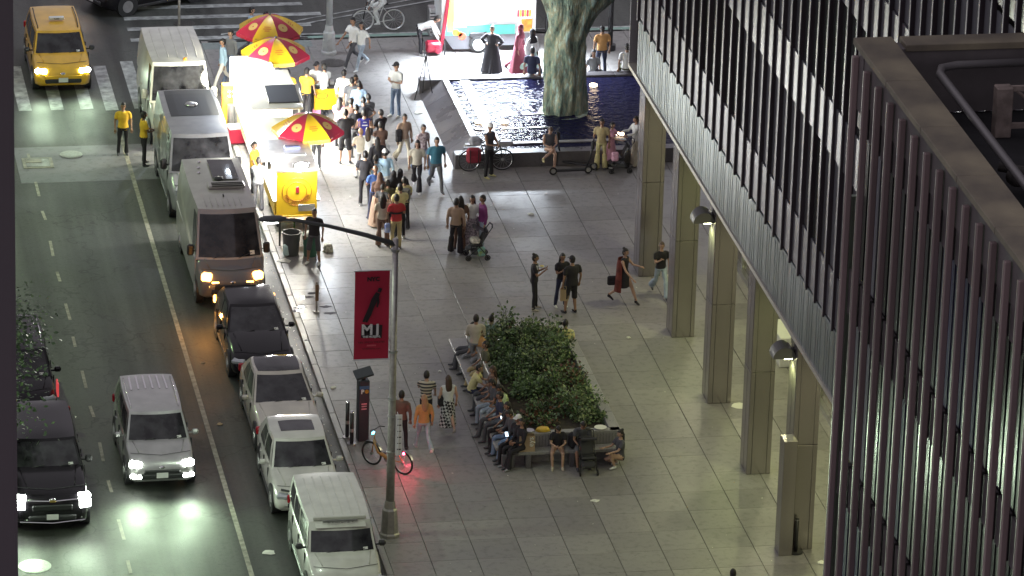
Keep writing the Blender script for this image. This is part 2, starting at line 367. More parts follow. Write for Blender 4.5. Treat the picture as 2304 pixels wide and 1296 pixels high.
# ================================================================= TOWER with vertical fins on steel columns
XF=8.1; SOF=5.95
_a=onX(1441,35,XF); _b=onX(1640,378,XF); SP=(_a.y-_b.y)/13; FZ=(_a.z+_b.z)/2
YN=_a.y+SP*1.1; YE=-62.; TOPZ=40.
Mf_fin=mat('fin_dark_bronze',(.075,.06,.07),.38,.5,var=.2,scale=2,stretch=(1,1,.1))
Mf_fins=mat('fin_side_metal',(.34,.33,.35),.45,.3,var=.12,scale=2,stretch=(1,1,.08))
Mf_band=mat('band_metal',(.33,.37,.37),.32,.6,var=.16,scale=1.4,stretch=(1,6,.12))
def facade_glass(name,a,b_,rough=.12,metal=.35,sc_=1.):
    m=bpy.data.materials.new(name); m.use_nodes=True; n,b=nodes(m); L=n.links.new
    oi=n.nodes.new('ShaderNodeObjectInfo'); cr=n.nodes.new('ShaderNodeValToRGB'); cr.color_ramp.interpolation='CONSTANT'
    e=cr.color_ramp.elements; e[0].color=(*a,1); e[1].position=.55; e[1].color=(*b_,1); x=e.new(.8); x.color=(*[(p+q)/2 for p,q in zip(a,b_)],1)
    L(oi.outputs['Random'],cr.inputs[0]); L(cr.outputs[0],b.inputs['Base Color'])
    b.inputs['Roughness'].default_value=rough; b.inputs['Metallic'].default_value=metal; MATS[name]=m; return m
Mf_glass=facade_glass('tower_glass',(.05,.06,.06),(.2,.19,.23),.22,.3)
tower=empty('office_tower',(XF,YN,0),0,'glass office tower of close vertical metal fins raised on a row of steel columns','building')
def bt(mb,name,m,smooth=False,kind=None,par=None):
    o=mb.build(name,m,None,smooth); o.parent=par or tower; o.location=-Vector((par or tower).location) ; return o
bt(MB().box((XF+13.95,(YN+YE)/2,(SOF+TOPZ)/2+.1),(27.6,YN-YE,TOPZ-SOF-.2),bev=.02),'wall',M_dark)
bt(MB().box((XF+14,(YN+YE)/2,SOF+.06),(28.2,YN-YE,.12)),'soffit',mat('soffit_panel',(.5,.48,.42),.5,.3,var=.05,scale=2))
nf=int((YN-YE)/SP)
finh=TOPZ-FZ
fin_me=MB().box((0,0,finh/2),(.24,.085,finh),0,bev=.008).mesh('fin',[Mf_fins])
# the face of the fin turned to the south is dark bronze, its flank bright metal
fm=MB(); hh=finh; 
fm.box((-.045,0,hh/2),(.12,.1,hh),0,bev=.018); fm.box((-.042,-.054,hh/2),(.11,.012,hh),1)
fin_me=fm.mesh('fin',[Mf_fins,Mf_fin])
Mfp=[mat('tower_pane_dark',(.055,.06,.06),.25,.1),mat('tower_pane_mid',(.10,.10,.11),.4,.1,var=.2,scale=1.5,stretch=(1,1,.2)),mat('tower_pane_light',(.16,.16,.18),.5,.1,var=.25,scale=1.2,stretch=(1,1,.2))]
gms=[MB().box((0,0,0),(.03,SP-.1,2.75),0).mesh('window_pane',[q_]) for q_ in Mfp]
sp=MB().box((0,0,0),(.05,SP-.1,1.3),0).mesh('spandrel',[mat('spandrel_lilac',(.19,.185,.21),.4,.3,var=.2,scale=1.2,stretch=(1,1,.3))])
bd=MB().box((0,0,0),(.09,SP-.012,FZ-SOF+.1),0,bev=.01).mesh('band_panel',[Mf_band])
bandstuff=MB()
for i in range(nf):
    y=_a.y-SP*i
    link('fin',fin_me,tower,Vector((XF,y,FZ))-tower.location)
    yb=y+SP/2
    if yb>YN-.1: pass
    link('band_panel',bd,tower,Vector((XF,y-SP/2,(SOF+FZ)/2))-tower.location)
    # real panel folds
    for k in range(3): bandstuff.box((XF-.05,y-SP*(.25+.25*k),(SOF+FZ)/2+.02),(.014,.02,FZ-SOF),0)
    for fl in range(3):
        z=FZ+.1+fl*4.1
        if y<-34 and fl<1: continue
        nv_=noise.noise(Vector((i*.21,fl*1.9,1.3))); link('window_pane',gms[2 if nv_>-.06 else (1 if nv_>-.25 else 0)],tower,Vector((XF+.03,y-SP/2,z+2.72))-tower.location)
        link('spandrel',sp,tower,Vector((XF+.0,y-SP/2,z+.66))-tower.location)
bt(bandstuff,'panel_fold',Mf_band)
bt(MB().box((XF+.1,(YN+YE)/2,FZ+12.5+11),(.05,YN-YE,22)),'upper_glazing',Mf_glass)
bt(MB().box((XF-.06,(YN+YE)/2,SOF+.03),(.05,YN-YE,.09)),'drip_edge',M_alu)
q=MB().box((0,0,10.),(.3,.12,20),0,bev=.01).build('corner_trim',mat('trim_green_lit',(.3,.36,.28),.4,.3)); q.parent=None; TRIM=q  # added corner strip, the green light on it painted into its colour
bt(MB().box((XF+.3,YN+.03,(SOF+TOPZ)/2),(.75,.06,TOPZ-SOF)),'corner_trim',Mf_fins)
# columns
cw,cdp=.66,.8
def column(y,labx=None):
    c=MB(); zt=SOF
    c.box((0,0,zt/2),(cw,cdp,zt),0,bev=.012)
    o=c.build('column',M_steel); o.parent=tower; o.location=Vector((8.15+cw/2,y+cdp/2,0))-tower.location
    sq=MB()
    for xx in(-.207,.207): sq.box((xx,-cdp/2-.003,SOF/2),(.018,.016,SOF-.05))
    sq.box((-cw/2-.003,0,SOF/2),(.016,.018,SOF-.05)); sq.box((0,-cdp/2-.003,2.99),(cw-.02,.016,.016)); sq=sq.build('panel_joint',M_seam); sq.parent=o
    for z0,z1 in((.02,2.98),(3.0,SOF)):
        zc=(z0+z1)/2; h=z1-z0-.015
        for (cx,cy,dx,dy) in((-.27,-cdp/2-.004,.11,.012),(.0,-cdp/2-.004,.40,.012),(.27,-cdp/2-.004,.11,.012),(-cw/2-.004,-.2,.012,.36),(-cw/2-.004,.19,.012,.38)):
            q=MB().box((0,0,0),(dx,dy,h),0,bev=.003).build('cladding_panel',M_steel); q.parent=o; q.location=(cx,cy,zc)
    return o
YC=[-4.88,-9.78,-14.78,-19.78,-24.77]
for y in YC+[-29.8,-34.8,-39.8]: column(y)
# lower steel box pier in front of the fifth column, its top catching the light
pp=G(1768,1242); pr=MB().box((0,0,1.62),(.36,.5,3.24),0,bev=.01).build('box_pier',M_steel); pr.parent=tower; pr.location=Vector((8.02,-24.5-.35,0))-tower.location
# wall lamps with hoods on the street side of columns 3 and 5
M_warmled=mat('warm_lamp_lit',(1,.98,.7),.3,emit=30,ecol=(.95,1,.55))
def hood(y,lab):
    o=empty('wall_lamp',(8.12,y+cdp*.5,5.35),0,lab,'lamp','hooded lamps on the steel columns')
    mb=MB(); n=12; A=[];B=[]
    for k in range(n+1):
        a=PI*k/n; A.append((-.27-.3*math.cos(a),-.24,.30*math.sin(a)));B.append((-.27-.3*math.cos(a),.24,.34*math.sin(a)))
    mb.loft([A,B],0,False,False); mb.add(A,[tuple(range(n+1))],0)
    mb.loft([[(-.27+(p[0]+.27)*.9,p[1]+.02,p[2]*.9) for p in A],[(-.27+(p[0]+.27)*.9,p[1]-.02,p[2]*.9) for p in B]],0,False,False)
    mb.build('hood',mat('hood_metal',(.12,.12,.11),.5,.4),o)
    MB().box((-.15,.0,-.02),(.22,.34,.05),0,bev=.01).build('lamp_lens',M_warmled,o)
    MB().box((-.02,0,.05),(.05,.2,.3),0).build('bracket',M_black,o)
    lamp('SPOT','wall_lamp_light',(-.16,0,-.08),150,(.86,1,.42),.06,target=None,parent=o,spot=R(120),blend=.7)
    return o
hood(YC[2],'hooded lamp on the third steel column, nearer the plaza centre'); hood(YC[4],'hooded lamp on the fifth steel column, above the short box pier')
# lobby glass line under the tower
lob=MB(); 
for i in range(24):
    y=-3-i*2.
    lob.box((11.3,y,SOF/2),(.09,.09,SOF),1)
    lob.box((11.34,y-1,SOF/2),(.03,1.9,SOF-.3),0)
lob.box((11.3,-27,.1),(.2,50,.2),1)
bt(lob,'lobby_wall',[mat('lobby_glass',(.12,.1,.06),.08,.2),M_alu])
bt(MB().box((11.0,-11.6,.45),(.5,1.5,.9),0,bev=.02),'reception_ledge',M_white)
# recessed soffit downlights (lit lamps of the building)
for i,y in enumerate([-2.5-5*k for k in range(0,10)]):
    yy=y-4.5
    if yy<-52: continue
    q=MB().cyl((0,0,0),.16,.03,14,0).build('downlight',M_warmled); q.parent=tower; q.location=Vector((9.75,yy,SOF-.02))-tower.location
    lamp('SPOT','downlight_light',(9.75,yy,SOF-.08),270,(.92,1,.42) if i%2 else (1,.95,.58),.14,rot=(0,R(24),0),spot=R(165),blend=.6)
def objvar(m,a,b_):
    n,b=nodes(m); L=n.links.new; oi=n.nodes.new('ShaderNodeObjectInfo'); mr=n.nodes.new('ShaderNodeMapRange'); mr.inputs[3].default_value=a; mr.inputs[4].default_value=b_; L(oi.outputs['Random'],mr.inputs[0])
    hv=n.nodes.new('ShaderNodeHueSaturation'); L(mr.outputs[0],hv.inputs['Value']); lk=b.inputs['Base Color'].links
    if lk: L(lk[0].from_socket,hv.inputs['Color'])
    else: hv.inputs['Color'].default_value=b.inputs['Base Color'].default_value
    L(hv.outputs[0],b.inputs['Base Color'])
for m_ in [Mf_fins,Mf_fin,Mf_band]+Mfp: objvar(m_,.7,1.15)
# ================================================================= NEAR DARK BUILDING (lower right)
WX,WY,WZ=2.19,-51.9,23.3
wing=empty('fin_clad_building',(WX,WY,0),0,'dark lower building with purple-brown fins and an open rooftop well at right','building')
Mw_fin=mat('wing_fin_paint',(.30,.225,.225),.5,.2,var=.2,scale=2,stretch=(1,1,.1))
Mw_edge=mat('wing_fin_edge',(.6,.56,.54),.3,.7)
Mw_glass0=facade_glass('wing_glass',(.035,.032,.04),(.17,.15,.19),.2,.2)
WE=-118.
bt(MB().box((WX+8.3,(WY+WE)/2,(WZ-1.6)/2),(16,WY-WE,WZ-1.6),bev=.02),'wall',M_dark,par=wing)
S2=.92; H2=WZ-.34
wf=MB(); wf.box((.07,0,H2/2),(.12,.12,H2),0,bev=.015); wf.box((.008,.03,H2/2),(.012,.03,H2),1)
wfm=wf.mesh('fin',[Mw_fin,Mw_edge])
Mwp=[mat('wing_pane_dark',(.03,.028,.032),.2),mat('wing_pane_mid',(.08,.075,.08),.35,.1),mat('wing_pane_lilac',(.15,.14,.17),.5,.1,var=.2,scale=1,stretch=(1,1,.2)),mat('wing_pane_blue',(.075,.07,.14),.4,.1,var=.2,scale=1)]
wgs=[MB().box((0,0,0),(.03,S2-.12,2.9),0).mesh('window_pane',[q_]) for q_ in Mwp]; wsd=MB().box((0,0,0),(.06,S2-.12,.9),0).mesh('spandrel',[mat('wing_spandrel',(.15,.135,.14),.35,.3,var=.25,scale=1.5)])
for m_ in [Mw_fin]+Mwp: objvar(m_,.75,1.2)
y=WY-.12
k=0
k=0
while y>WE:
    link('fin',wfm,wing,Vector((WX-.13,y,0))-wing.location)
    for fl in range(6):
        z=WZ-1.5-fl*3.85
        link('spandrel',wsd,wing,Vector((WX+.06,y-S2/2,z+.2))-wing.location)
        nv_=noise.noise(Vector((k*.33,fl*1.7,3.3))); link('window_pane',wgs[2 if nv_>.16 else (3 if nv_<-.33 else (1 if nv_<-.08 else 0))],wing,Vector((WX+.1,y-S2/2,z-1.7))-wing.location)
    y-=S2; k+=1
    if k>44: break
M_cope=mat('coping_stone',(.19,.165,.14),.65,0,var=.45,scale=.7,vcol2=(.32,.28,.19),bump=.2,bscale=15)  # yellowish blotches put patches of lamplight into the stone colour
yy=WY; 
while yy>WE+2:
    q=MB().box((0,0,0),(.76,2.58,.14),0,bev=.012).build('coping_stone',M_cope); q.parent=wing; q.location=Vector((WX+.28,yy-1.3,WZ-.07))-wing.location
    yy-=2.6
    if yy<-95: break
for i in range(5):
    q=MB().box((0,0,0),(2.58,.55,.14),0,bev=.012).build('coping_stone',M_cope); q.parent=wing; q.location=Vector((WX+.8+1.3+2.6*i,WY-.28,WZ-.07))-wing.location
par=MB(); par.box((WX+.1,(WY+WE)/2,WZ-.6),(.16,WY-WE,1.0),0); par.box((WX+.58,(WY+WE)/2,WZ-.75),(.12,WY-WE,1.3),0); par.box((WX+8,WY-.3,WZ-.75),(16,.4,1.3),0)
bt(par,'parapet',mat('parapet_dark',(.15,.135,.135),.55,var=.15,scale=2),par=wing)
bt(MB().box((WX+8.4,(WY+WE)/2,WZ-1.5),(15,WY-WE-.8,.1),0),'roof',mat('roof_membrane',(.022,.022,.024),.8,var=.4,scale=1.5,bump=.3,bscale=8),par=wing)
TRIM.parent=wing; TRIM.location=(.1,.16,0)
# rooftop rail pipe, frame and ducts
rl=MB(); zz=WZ-.35
rl.tube([(WX+3.2,WY-.75,zz),(WX+1.75,WY-.8,zz),(WX+1.42,WY-.95,zz),(WX+1.3,WY-1.3,zz),(WX+1.28,WY-6,zz),(WX+1.3,WY-20,zz),(WX+1.3,-95,zz)],.085,8,0)
bt(rl,'roof_pipe',mat('grey_pipe',(.24,.23,.23),.5,.4),'all',par=wing)
def atz(px,py,z): return G(px,py,z)
a=atz(2252,300,WZ-1.4)
fr=MB(); fr.box((a.x,a.y,WZ-.95),(.32,.3,1.0),0,bev=.02); fr.box((a.x+1,a.y,WZ-.5),(1.8,.08,.1),0); fr.box((a.x+1,a.y,WZ-1.25),(1.8,.08,.1),0); fr.tube([(a.x+.2,a.y,WZ-.5),(a.x+1.1,a.y,WZ-1.25)],.035,6)
bt(fr,'roof_frame',mat('frame_paint',(.32,.26,.23),.6,.2,var=.3,scale=5),par=wing)
a=atz(2290,420,WZ-1.3); du=MB()
for k in range(6): du.sphere((a.x+.18*k,a.y-.3*k,WZ-1.1+.12*(k%2)),(.25,.22,.2),10,6)
du.tube([(a.x-.3,a.y+.3,WZ-1),(a.x+.8,a.y-.2,WZ-1.1)],.1,8); bt(du,'roof_duct',mat('duct_wrap',(.06,.055,.05),.7,var=.4,scale=6),'all',par=wing)
# ================================================================= dark tower corner at the left margin, close to the camera
e=CAM+(( _f*F+_r*(36-1152)-_u*0)*(22/F)); lb=empty('corner_tower',(e.x-4,e.y+3,0),0,'dark building corner filling the left margin of the view','building')
q=MB().box((0,0,33),(8,6,66),0,bev=.02).build('wall',mat('dark_cladding',(.085,.07,.08),.7,var=.1,scale=.6),lb)
q=MB()
for k in range(8): q.box((-3.6+k*1.0,-3.02,33),(.05,.05,66),0)
q.build('cladding_joint',M_joint,lb)
# ================================================================= FOUNTAIN POOL
pool=empty('fountain_pool',(4.4,5.2,0),0,'long dark fountain pool with low stone walls behind the cyclist','fountain')
def pt(mb,name,m,smooth=False): return bt(mb,name,m,smooth,par=pool)
PX0,PX1,PY0,PY1=5.15,17.5,5.25,12.2; PH=.48
def walls(n,fn):
    for i in range(n): fn(i)
for i in range(8):
    x=PX0-.95+.82+i*1.64
    pt(MB().box((x,PY0-.1,PH/2),(1.63,.42,PH),0,bev=.012),'wall_stone',M_granited)
    pt(MB().box((x,PY1+.2,PH/2),(1.63,.4,PH),0,bev=.012),'wall_stone',M_granited)
for i in range(5):
    y=PY0+.75+i*1.39
    qs=MB(); x0_,x1_=PX0-.95,PX0-.02; y0_,y1_=y-.69,y+.69
    qs.loft([[(x0_,y0_,0),(x1_,y0_,0),(x1_,y0_,PH),(x1_-.16,y0_,PH)],[(x0_,y1_,0),(x1_,y1_,0),(x1_,y1_,PH),(x1_-.16,y1_,PH)]]); pt(qs,'wall_stone',M_granited)  # sloping face lies in shade, painted in as darker stone
    pt(MB().box((PX0-.1,y,PH+.02),(.2,1.38,.045),0,bev=.01),'coping_stone',M_granite)
pt(MB().box(((PX0+PX1)/2,(PY0+PY1)/2,.12),(PX1-PX0,PY1-PY0,.2),0),'basin',mat('basin_black',(.015,.015,.02),.4))
pt(MB().box((PX0+.55,(PY0+PY1)/2+.3,PH-.1),(.34,PY1-PY0-.6,.12),0,bev=.01),'inner_ledge',M_granited)
pt(MB().box((7.3,PY0+.75,PH-.09),(5.2,.2,.13),0,bev=.01),'inner_ledge',M_granite)
Mwat=bpy.data.materials.new('pool_water'); Mwat.use_nodes=True; n_,b_=nodes(Mwat); b_.inputs['Base Color'].default_value=(.012,.012,.035,1); b_.inputs['Roughness'].default_value=.1; b_.inputs['Specular IOR Level'].default_value=.06; b_.inputs['IOR'].default_value=1.33
tc=n_.nodes.new('ShaderNodeTexCoord'); wn=n_.nodes.new('ShaderNodeTexNoise'); wn.inputs['Scale'].default_value=4.5; wn.inputs['Detail'].default_value=3
bp=n_.nodes.new('ShaderNodeBump'); bp.inputs['Strength'].default_value=1; bp.inputs['Distance'].default_value=.09; n_.links.new(tc.outputs['Object'],wn.inputs['Vector']); n_.links.new(wn.outputs[0],bp.inputs['Height']); n_.links.new(bp.outputs[0],b_.inputs['Normal'])
mw=MB(); mw.grid(lambda u,v:Vector((lerp(PX0,PX1,u),lerp(PY0,PY1,v),PH-.06+.008*math.sin(u*40+v*9)*math.sin(v*30))),60,30); pt(mw,'water',Mwat,'all')
ps=MB()
for k in range(3):
    for i in range(3): ps.box((5.6+k*.9,7.4+i*1.3,PH-.045),(.7,.04,.02),0)
pt(ps,'pool_grate',M_alu)
for (px,py) in((1135,272),(1078,272),(1395,300),(1335,190)):
    p=G(px,py,PH); q=MB().cyl((0,0,0),.13,.05,14).build('pool_light',mat('pool_light_lit',(1,.8,.5),.3,emit=9,ecol=(1,.75,.5))); q.parent=pool; q.location=Vector((p.x,p.y,PH-.02))-pool.location
# ---- large weathered green bronze in the pool (a plain folded mass; not a figure)
sp_=empty('bronze_sculpture',(8.4,8.9,.3),0,'tall verdigris bronze column of deep folds rising out of the fountain pool','sculpture')
mbs=MB(); rings=[]; NR=70; NS=56
for i in range(NR+1):
    t=i/NR; z=t*6.8
    cx=.02*math.sin(z*2)+(.32*sstep(2.2,4.2,z)); rx=.72-.10*sstep(0,1.2,z)+.10*sstep(1.5,3,z)+.42*sstep(3.0,4.2,z); ry=.46+.15*sstep(2.5,4,z)
    ring=[]
    for j in range(NS):
        a=2*PI*j/NS; nz=noise.noise(Vector((math.cos(a)*1.4,math.sin(a)*1.4,z*.38)))
        fold=.10*math.sin(a*7+nz*6+z*.5)+.05*math.sin(a*13-z*.9+nz*4)
        f2=noise.noise(Vector((math.cos(a)*4,math.sin(a)*4,z*2.2)))*.08+noise.noise(Vector((math.cos(a)*10,math.sin(a)*10,z*6)))*.03
        diag=.07*math.sin(a*2+z*1.8)
        k=1+fold*(.35+.65*(1-t))+f2+diag
        ring.append((cx+rx*k*math.cos(a),ry*k*math.sin(a),z))
    rings.append(ring)
mbs.loft(rings,0)
Mb=bpy.data.materials.new('verdigris_bronze'); Mb.use_nodes=True; n_,b_=nodes(Mb); L=n_.links.new
tc=n_.nodes.new('ShaderNodeTexCoord'); mp=n_.nodes.new('ShaderNodeMapping'); mp.inputs['Scale'].default_value=(3,3,.9); L(tc.outputs['Object'],mp.inputs[0])
t1=n_.nodes.new('ShaderNodeTexNoise'); t1.inputs['Scale'].default_value=1.6; t1.inputs['Detail'].default_value=10; t1.inputs['Roughness'].default_value=.7; L(mp.outputs[0],t1.inputs[0])
cr=n_.nodes.new('ShaderNodeValToRGB'); e_=cr.color_ramp.elements; e_[0].position=.36; e_[0].color=(.07,.07,.055,1); e_[1].position=.64; e_[1].color=(.42,.6,.55,1); x_=e_.new(.47); x_.color=(.18,.27,.22,1); x2=e_.new(.54); x2.color=(.3,.29,.19,1)
L(t1.outputs[0],cr.inputs[0]); L(cr.outputs[0],b_.inputs['Base Color']); b_.inputs['Roughness'].default_value=.5; b_.inputs['Metallic'].default_value=.25
bp=n_.nodes.new('ShaderNodeBump'); bp.inputs['Strength'].default_value=.9; bp.inputs['Distance'].default_value=.05; t2=n_.nodes.new('ShaderNodeTexNoise'); t2.inputs['Scale'].default_value=5; t2.inputs['Detail'].default_value=8; L(mp.outputs[0],t2.inputs[0]); L(t2.outputs[0],bp.inputs['Height']); L(bp.outputs[0],b_.inputs['Normal'])
mbs.build('folded_body',Mb,sp_,'all'); MB().cyl((0,0,.06),.8,.12,24).build('plinth',Mb,sp_)
# ================================================================= PLANTER with shrubs and bench ledge
pl=empty('planter',(3.6,-14.5,0),0,'long raised stone planter of shrubs with a seating ledge round it','planter')
def pq(mb,name,m,smooth=False): return bt(mb,name,m,smooth,par=pl)
QX0,QX1,QY0,QY1=2.05,4.95,-18.3,-10.3; QH=.84
n=6; ln=(QY1-QY0)/n
for i in range(n):
    y=QY0+(i+.5)*ln
    pq(MB().box((QX1-.14,y,QH/2),(.3,ln-.01,QH),0,bev=.012),'wall_stone',M_granite)
    pq(MB().box((QX0+.1,y,QH/2),(.22,ln-.01,QH),0,bev=.012),'wall_stone',M_granite)
    pq(MB().box((QX0-.28,y,.42),(.5,ln-.01,.09),0,bev=.012),'bench_slab',M_granite)
for i in range(3):
    x=QX0+(i+.5)*(QX1-QX0)/3; wd=(QX1-QX0)/3-.01
    pq(MB().box((x,QY0+.12,QH/2),(wd,.24,QH),0,bev=.012),'wall_stone',M_granite)
    pq(MB().box((x,QY1-.12,QH/2),(wd,.24,QH),0,bev=.012),'wall_stone',M_granite)
    pq(MB().box((x,QY0-.2,.42),(wd,.38,.09),0,bev=.012),'bench_slab',M_granite)
    pq(MB().box((x,QY1+.26,.42),(wd,.5,.09),0,bev=.012),'bench_slab',M_granite)
for y in [QY0-.3+k*1.6 for k in range(6)]: pq(MB().box((QX0-.25,y,.19),(.34,.14,.38),0,bev=.01),'bench_foot',M_granited)
for x in (QX0+.3,QX0+1.5,QX1-.3): pq(MB().box((x,QY0-.25,.19),(.14,.34,.38),0,bev=.01),'bench_foot',M_granited)
sb=MB()
for k in range(34): sb.box((QX0+.15+k*.084,QY0-.006,.62),(.008,.012,.3),0)
pq(sb,'wall_groove',M_granited)
pq(MB().box(((QX0+QX1)/2,(QY0+QY1)/2,.35),(QX1-QX0-.5,QY1-QY0-.4,.7),0),'soil',mat('soil',(.035,.028,.02),.95,var=.4,scale=8,bump=.5,bscale=12))
M_leaf=[mat('leaf_green',(.10,.17,.065),.4,var=.4,scale=9,vcol2=(.17,.26,.11)),mat('leaf_dark',(.04,.07,.03),.38,var=.4,scale=9,vcol2=(.07,.12,.05)),mat('leaf_pale',(.24,.29,.13),.42,var=.3,scale=9),mat('leaf_red',(.12,.05,.03),.5),mat('bark',(.07,.05,.035),.9,bump=.5)]
def shrub(x,y,z,r,h,seed,n,lab,mix,leaf=.055,name='shrub',group='shrubs in the planter'):
    rr=random.Random(seed); o=empty(name,(x,y,z),0,lab,'shrub' if name=='shrub' else 'tree',group)
    cl=[]; 
    for k in range(int(9+r*10)):
        a=rr.uniform(0,2*PI); q=math.sqrt(rr.uniform(0,1)); hh=h*(.35+.6*rr.random())*(1-.35*q*q)
        cl.append(Vector((r*q*math.cos(a),r*q*math.sin(a),hh))); cl.append(Vector((r*q*math.cos(a),r*q*math.sin(a),h*rr.uniform(.15,.5))))
    st=MB()
    for c in cl: st.tube([(0,0,0),c*.45+Vector((rr.uniform(-.06,.06),rr.uniform(-.06,.06),0)),c],[.018,.011,.005],5,0)
    st.build('stem',M_leaf[4],o)
    mb=MB(); cr_=r*.36
    for k in range(n):
        c=cl[rr.randrange(len(cl))]; d=Vector((rr.gauss(0,1),rr.gauss(0,1),rr.gauss(0,.85))); d=d.normalized()*cr_*rr.uniform(.25,1.15)
        p=c+d
        if p.z<.05: p.z=.05+rr.random()*.15
        L_=leaf*rr.choice([.45,.7,.9,1.1,1.6]); ax=(d.normalized()+Vector((rr.gauss(0,.6),rr.gauss(0,.6),rr.gauss(0,.5)))).normalized(); sd=ax.cross(Vector((rr.gauss(0,1),rr.gauss(0,1),rr.gauss(0,1)))).normalized(); up=ax.cross(sd)
        w_=L_*.36; mi=mix[rr.randrange(len(mix))]
        mb.add([p,p+ax*L_*.5+sd*w_+up*L_*.08,p+ax*L_,p+ax*L_*.5-sd*w_+up*L_*.08],[(0,1,2),(0,2,3)],mi)
    mb.build('foliage',M_leaf,o); return o
SH=[(3.2,-11.2,.75,1.25,'tall glossy shrub at the far end of the planter, poking above the rim',[0,1,0,2]),
(4.1,-11.6,.7,1.15,'rounded shrub at the far right corner of the planter',[0,0,1,2]),(2.75,-12.6,.55,.7,'low dark shrub at the far left of the planter',[1,1,0]),
(3.9,-13.0,.8,1.1,'bushy mid planter shrub by the right rim, second from the far end',[0,1,2]),(3.0,-13.8,.65,.85,'dense dark shrub in the middle left of the planter',[1,0,1]),
(4.2,-14.6,.6,.85,'shrub with a few russet leaves along the right rim',[0,1,3,2,0]),(3.3,-15.2,.75,.95,'broad shrub near the planter centre',[0,1,0]),
(4.3,-16.2,.62,.8,'pale leafed shrub at the near right of the planter',[2,0,0]),(3.5,-16.6,.6,.6,'thin shrub with dry brown twigs toward the near end',[1,3,0,1]),
(4.35,-17.3,.42,.6,'small shrub in the near right corner of the planter',[0,1,2]),(2.9,-17.2,.5,.45,'low sparse shrub at the near left of the planter',[1,0,3])]
for i,(x,y,r,h,lab,mix) in enumerate(SH): shrub(x-.12,y,.66,r*.98,h*.68,i+3,int(2100*r),lab,mix,leaf=.08)
# things on the planter rim
def bag_shape(name,m,w_,h_,d_,seed):
    rr=random.Random(seed); mb=MB(); rings=[]
    for i in range(6):
        t=i/5; k=(1-.25*t)*(1+.05*rr.uniform(-1,1)); rings.append([(k*w_/2*math.cos(a)*(1+rr.uniform(-.12,.12)),k*d_/2*math.sin(a)*(1+rr.uniform(-.12,.12)),h_*t+rr.uniform(-.01,.01)) for a in [2*PI*q/14 for q in range(14)]])
    mb.loft(rings); return mb.build(name,m,None,'all')
o=bag_shape('plastic_bag',mat('yellow_bag',(.65,.42,.05),.45),.42,.09,.26,3); p=G(1220,968,.82); p.y=-18.12; o.location=(p.x,p.y,QH); tag(o,'crumpled yellow bag on the near rim of the planter','bag')
o=MB().cyl((0,0,.02),.13,.04,18).build('food_bowl',M_alu,None,True); p=G(1187,962,.82); p.y=-18.12; o.location=(p.x,p.y,QH); tag(o,'shallow metal bowl beside the yellow bag on the planter rim','bowl')
o=MB().cyl((0,0,.02),.14,.035,18,r2=.17).build('food_plate',M_paper,None,True); p=G(1352,967,.82); p.y=-18.12; o.location=(p.x,p.y,QH); tag(o,'pale round takeaway plate on the right end of the near planter rim','plate')
M_kraft=mat('kraft_paper',(.36,.26,.16),.75,var=.1,scale=5)
def paper_bag(loc,lab,w_,d_,h_,rz=0,lettering=None,m=M_kraft,handles=True):
    o=empty('paper_bag',loc,rz,lab,'bag'); mb=MB(); mb.loft([[(-w_/2,-d_/2,0),(w_/2,-d_/2,0),(w_/2,d_/2,0),(-w_/2,d_/2,0)],[(-w_/2,-d_/2,h_*.6),(w_/2,-d_/2,h_*.6),(w_/2*.97,d_/2,h_*.6),(-w_/2,d_/2,h_*.6)],[(-w_/2,-d_/2*.9,h_),(w_/2,-d_/2*.8,h_*.99),(w_/2,d_/2*.9,h_),(-w_/2*.98,d_/2,h_)]],0,False)
    mb.quad((-w_/2,-d_/2,.002),(w_/2,-d_/2,.002),(w_/2,d_/2,.002),(-w_/2,d_/2,.002)); mb.build('bag_body',m,o)
    if handles:
        hb=MB()
        for s in(-1,1): hb.tube([(-w_*.2,s*d_*.42,h_*.97),(-w_*.15,s*d_*.42,h_+.1),(w_*.15,s*d_*.42,h_+.1),(w_*.2,s*d_*.42,h_*.97)],.006,5)
        hb.build('handle',m,o)
    if lettering: link('lettering',text_mesh(lettering,.22,M_paper),o,(.1,-d_/2-.006,h_*.62),(PI/2,-PI/2,0))
    return o
p=G(1184,1012,.47); paper_bag((p.x,-18.55,.466),'large brown paper bag with sideways lettering standing on the near bench ledge',.42,.2,.46,0,'eys',handles=False)
# ================================================================= VEHICLES
def paint(name,c,rough=.3,metal=.0): return mat('car_paint_'+name,c,rough,metal,coat=.8,var=.13,scale=2.2)
P_yel=paint('taxi_yellow',(.72,.40,.02)); P_sil=paint('silver',(.42,.42,.41),.3,.5); P_whi=paint('white',(.52,.51,.47)); P_blk=mat('car_paint_black',(.010,.009,.011),.16,coat=.15,spec=.25)
P_gry=paint('warm_grey',(.36,.33,.32),.35); P_slv2=paint('dull_silver',(.32,.32,.33),.35,.5); P_cre=paint('cream_white',(.62,.6,.52)); P_tan=paint('champagne',(.52,.49,.42),.3,.3)
def make_wheel(r=.34,wd=.22):
    a=MB(); a.torus((0,0,0),r-.07,.075,22,8,0,'X'); a.cyl((0,0,0),r-.05,wd*.7,20,0,axis='X')
    b=MB(); b.cyl((0,0,0),r*.62,wd*.9,20,0,axis='X')
    for k in range(5):
        an=2*PI*k/5; b.box((wd*.46,math.cos(an)*r*.3,math.sin(an)*r*.3),(.03,.07,.4*r),0,rx=an-PI/2+PI/2)
        b.box((-wd*.46,math.cos(an)*r*.3,math.sin(an)*r*.3),(.03,.07,.4*r),0,rx=an)
    return a.mesh('tyre',M_rub,True),b.mesh('rim',M_alu,True)
WT,WR=make_wheel()
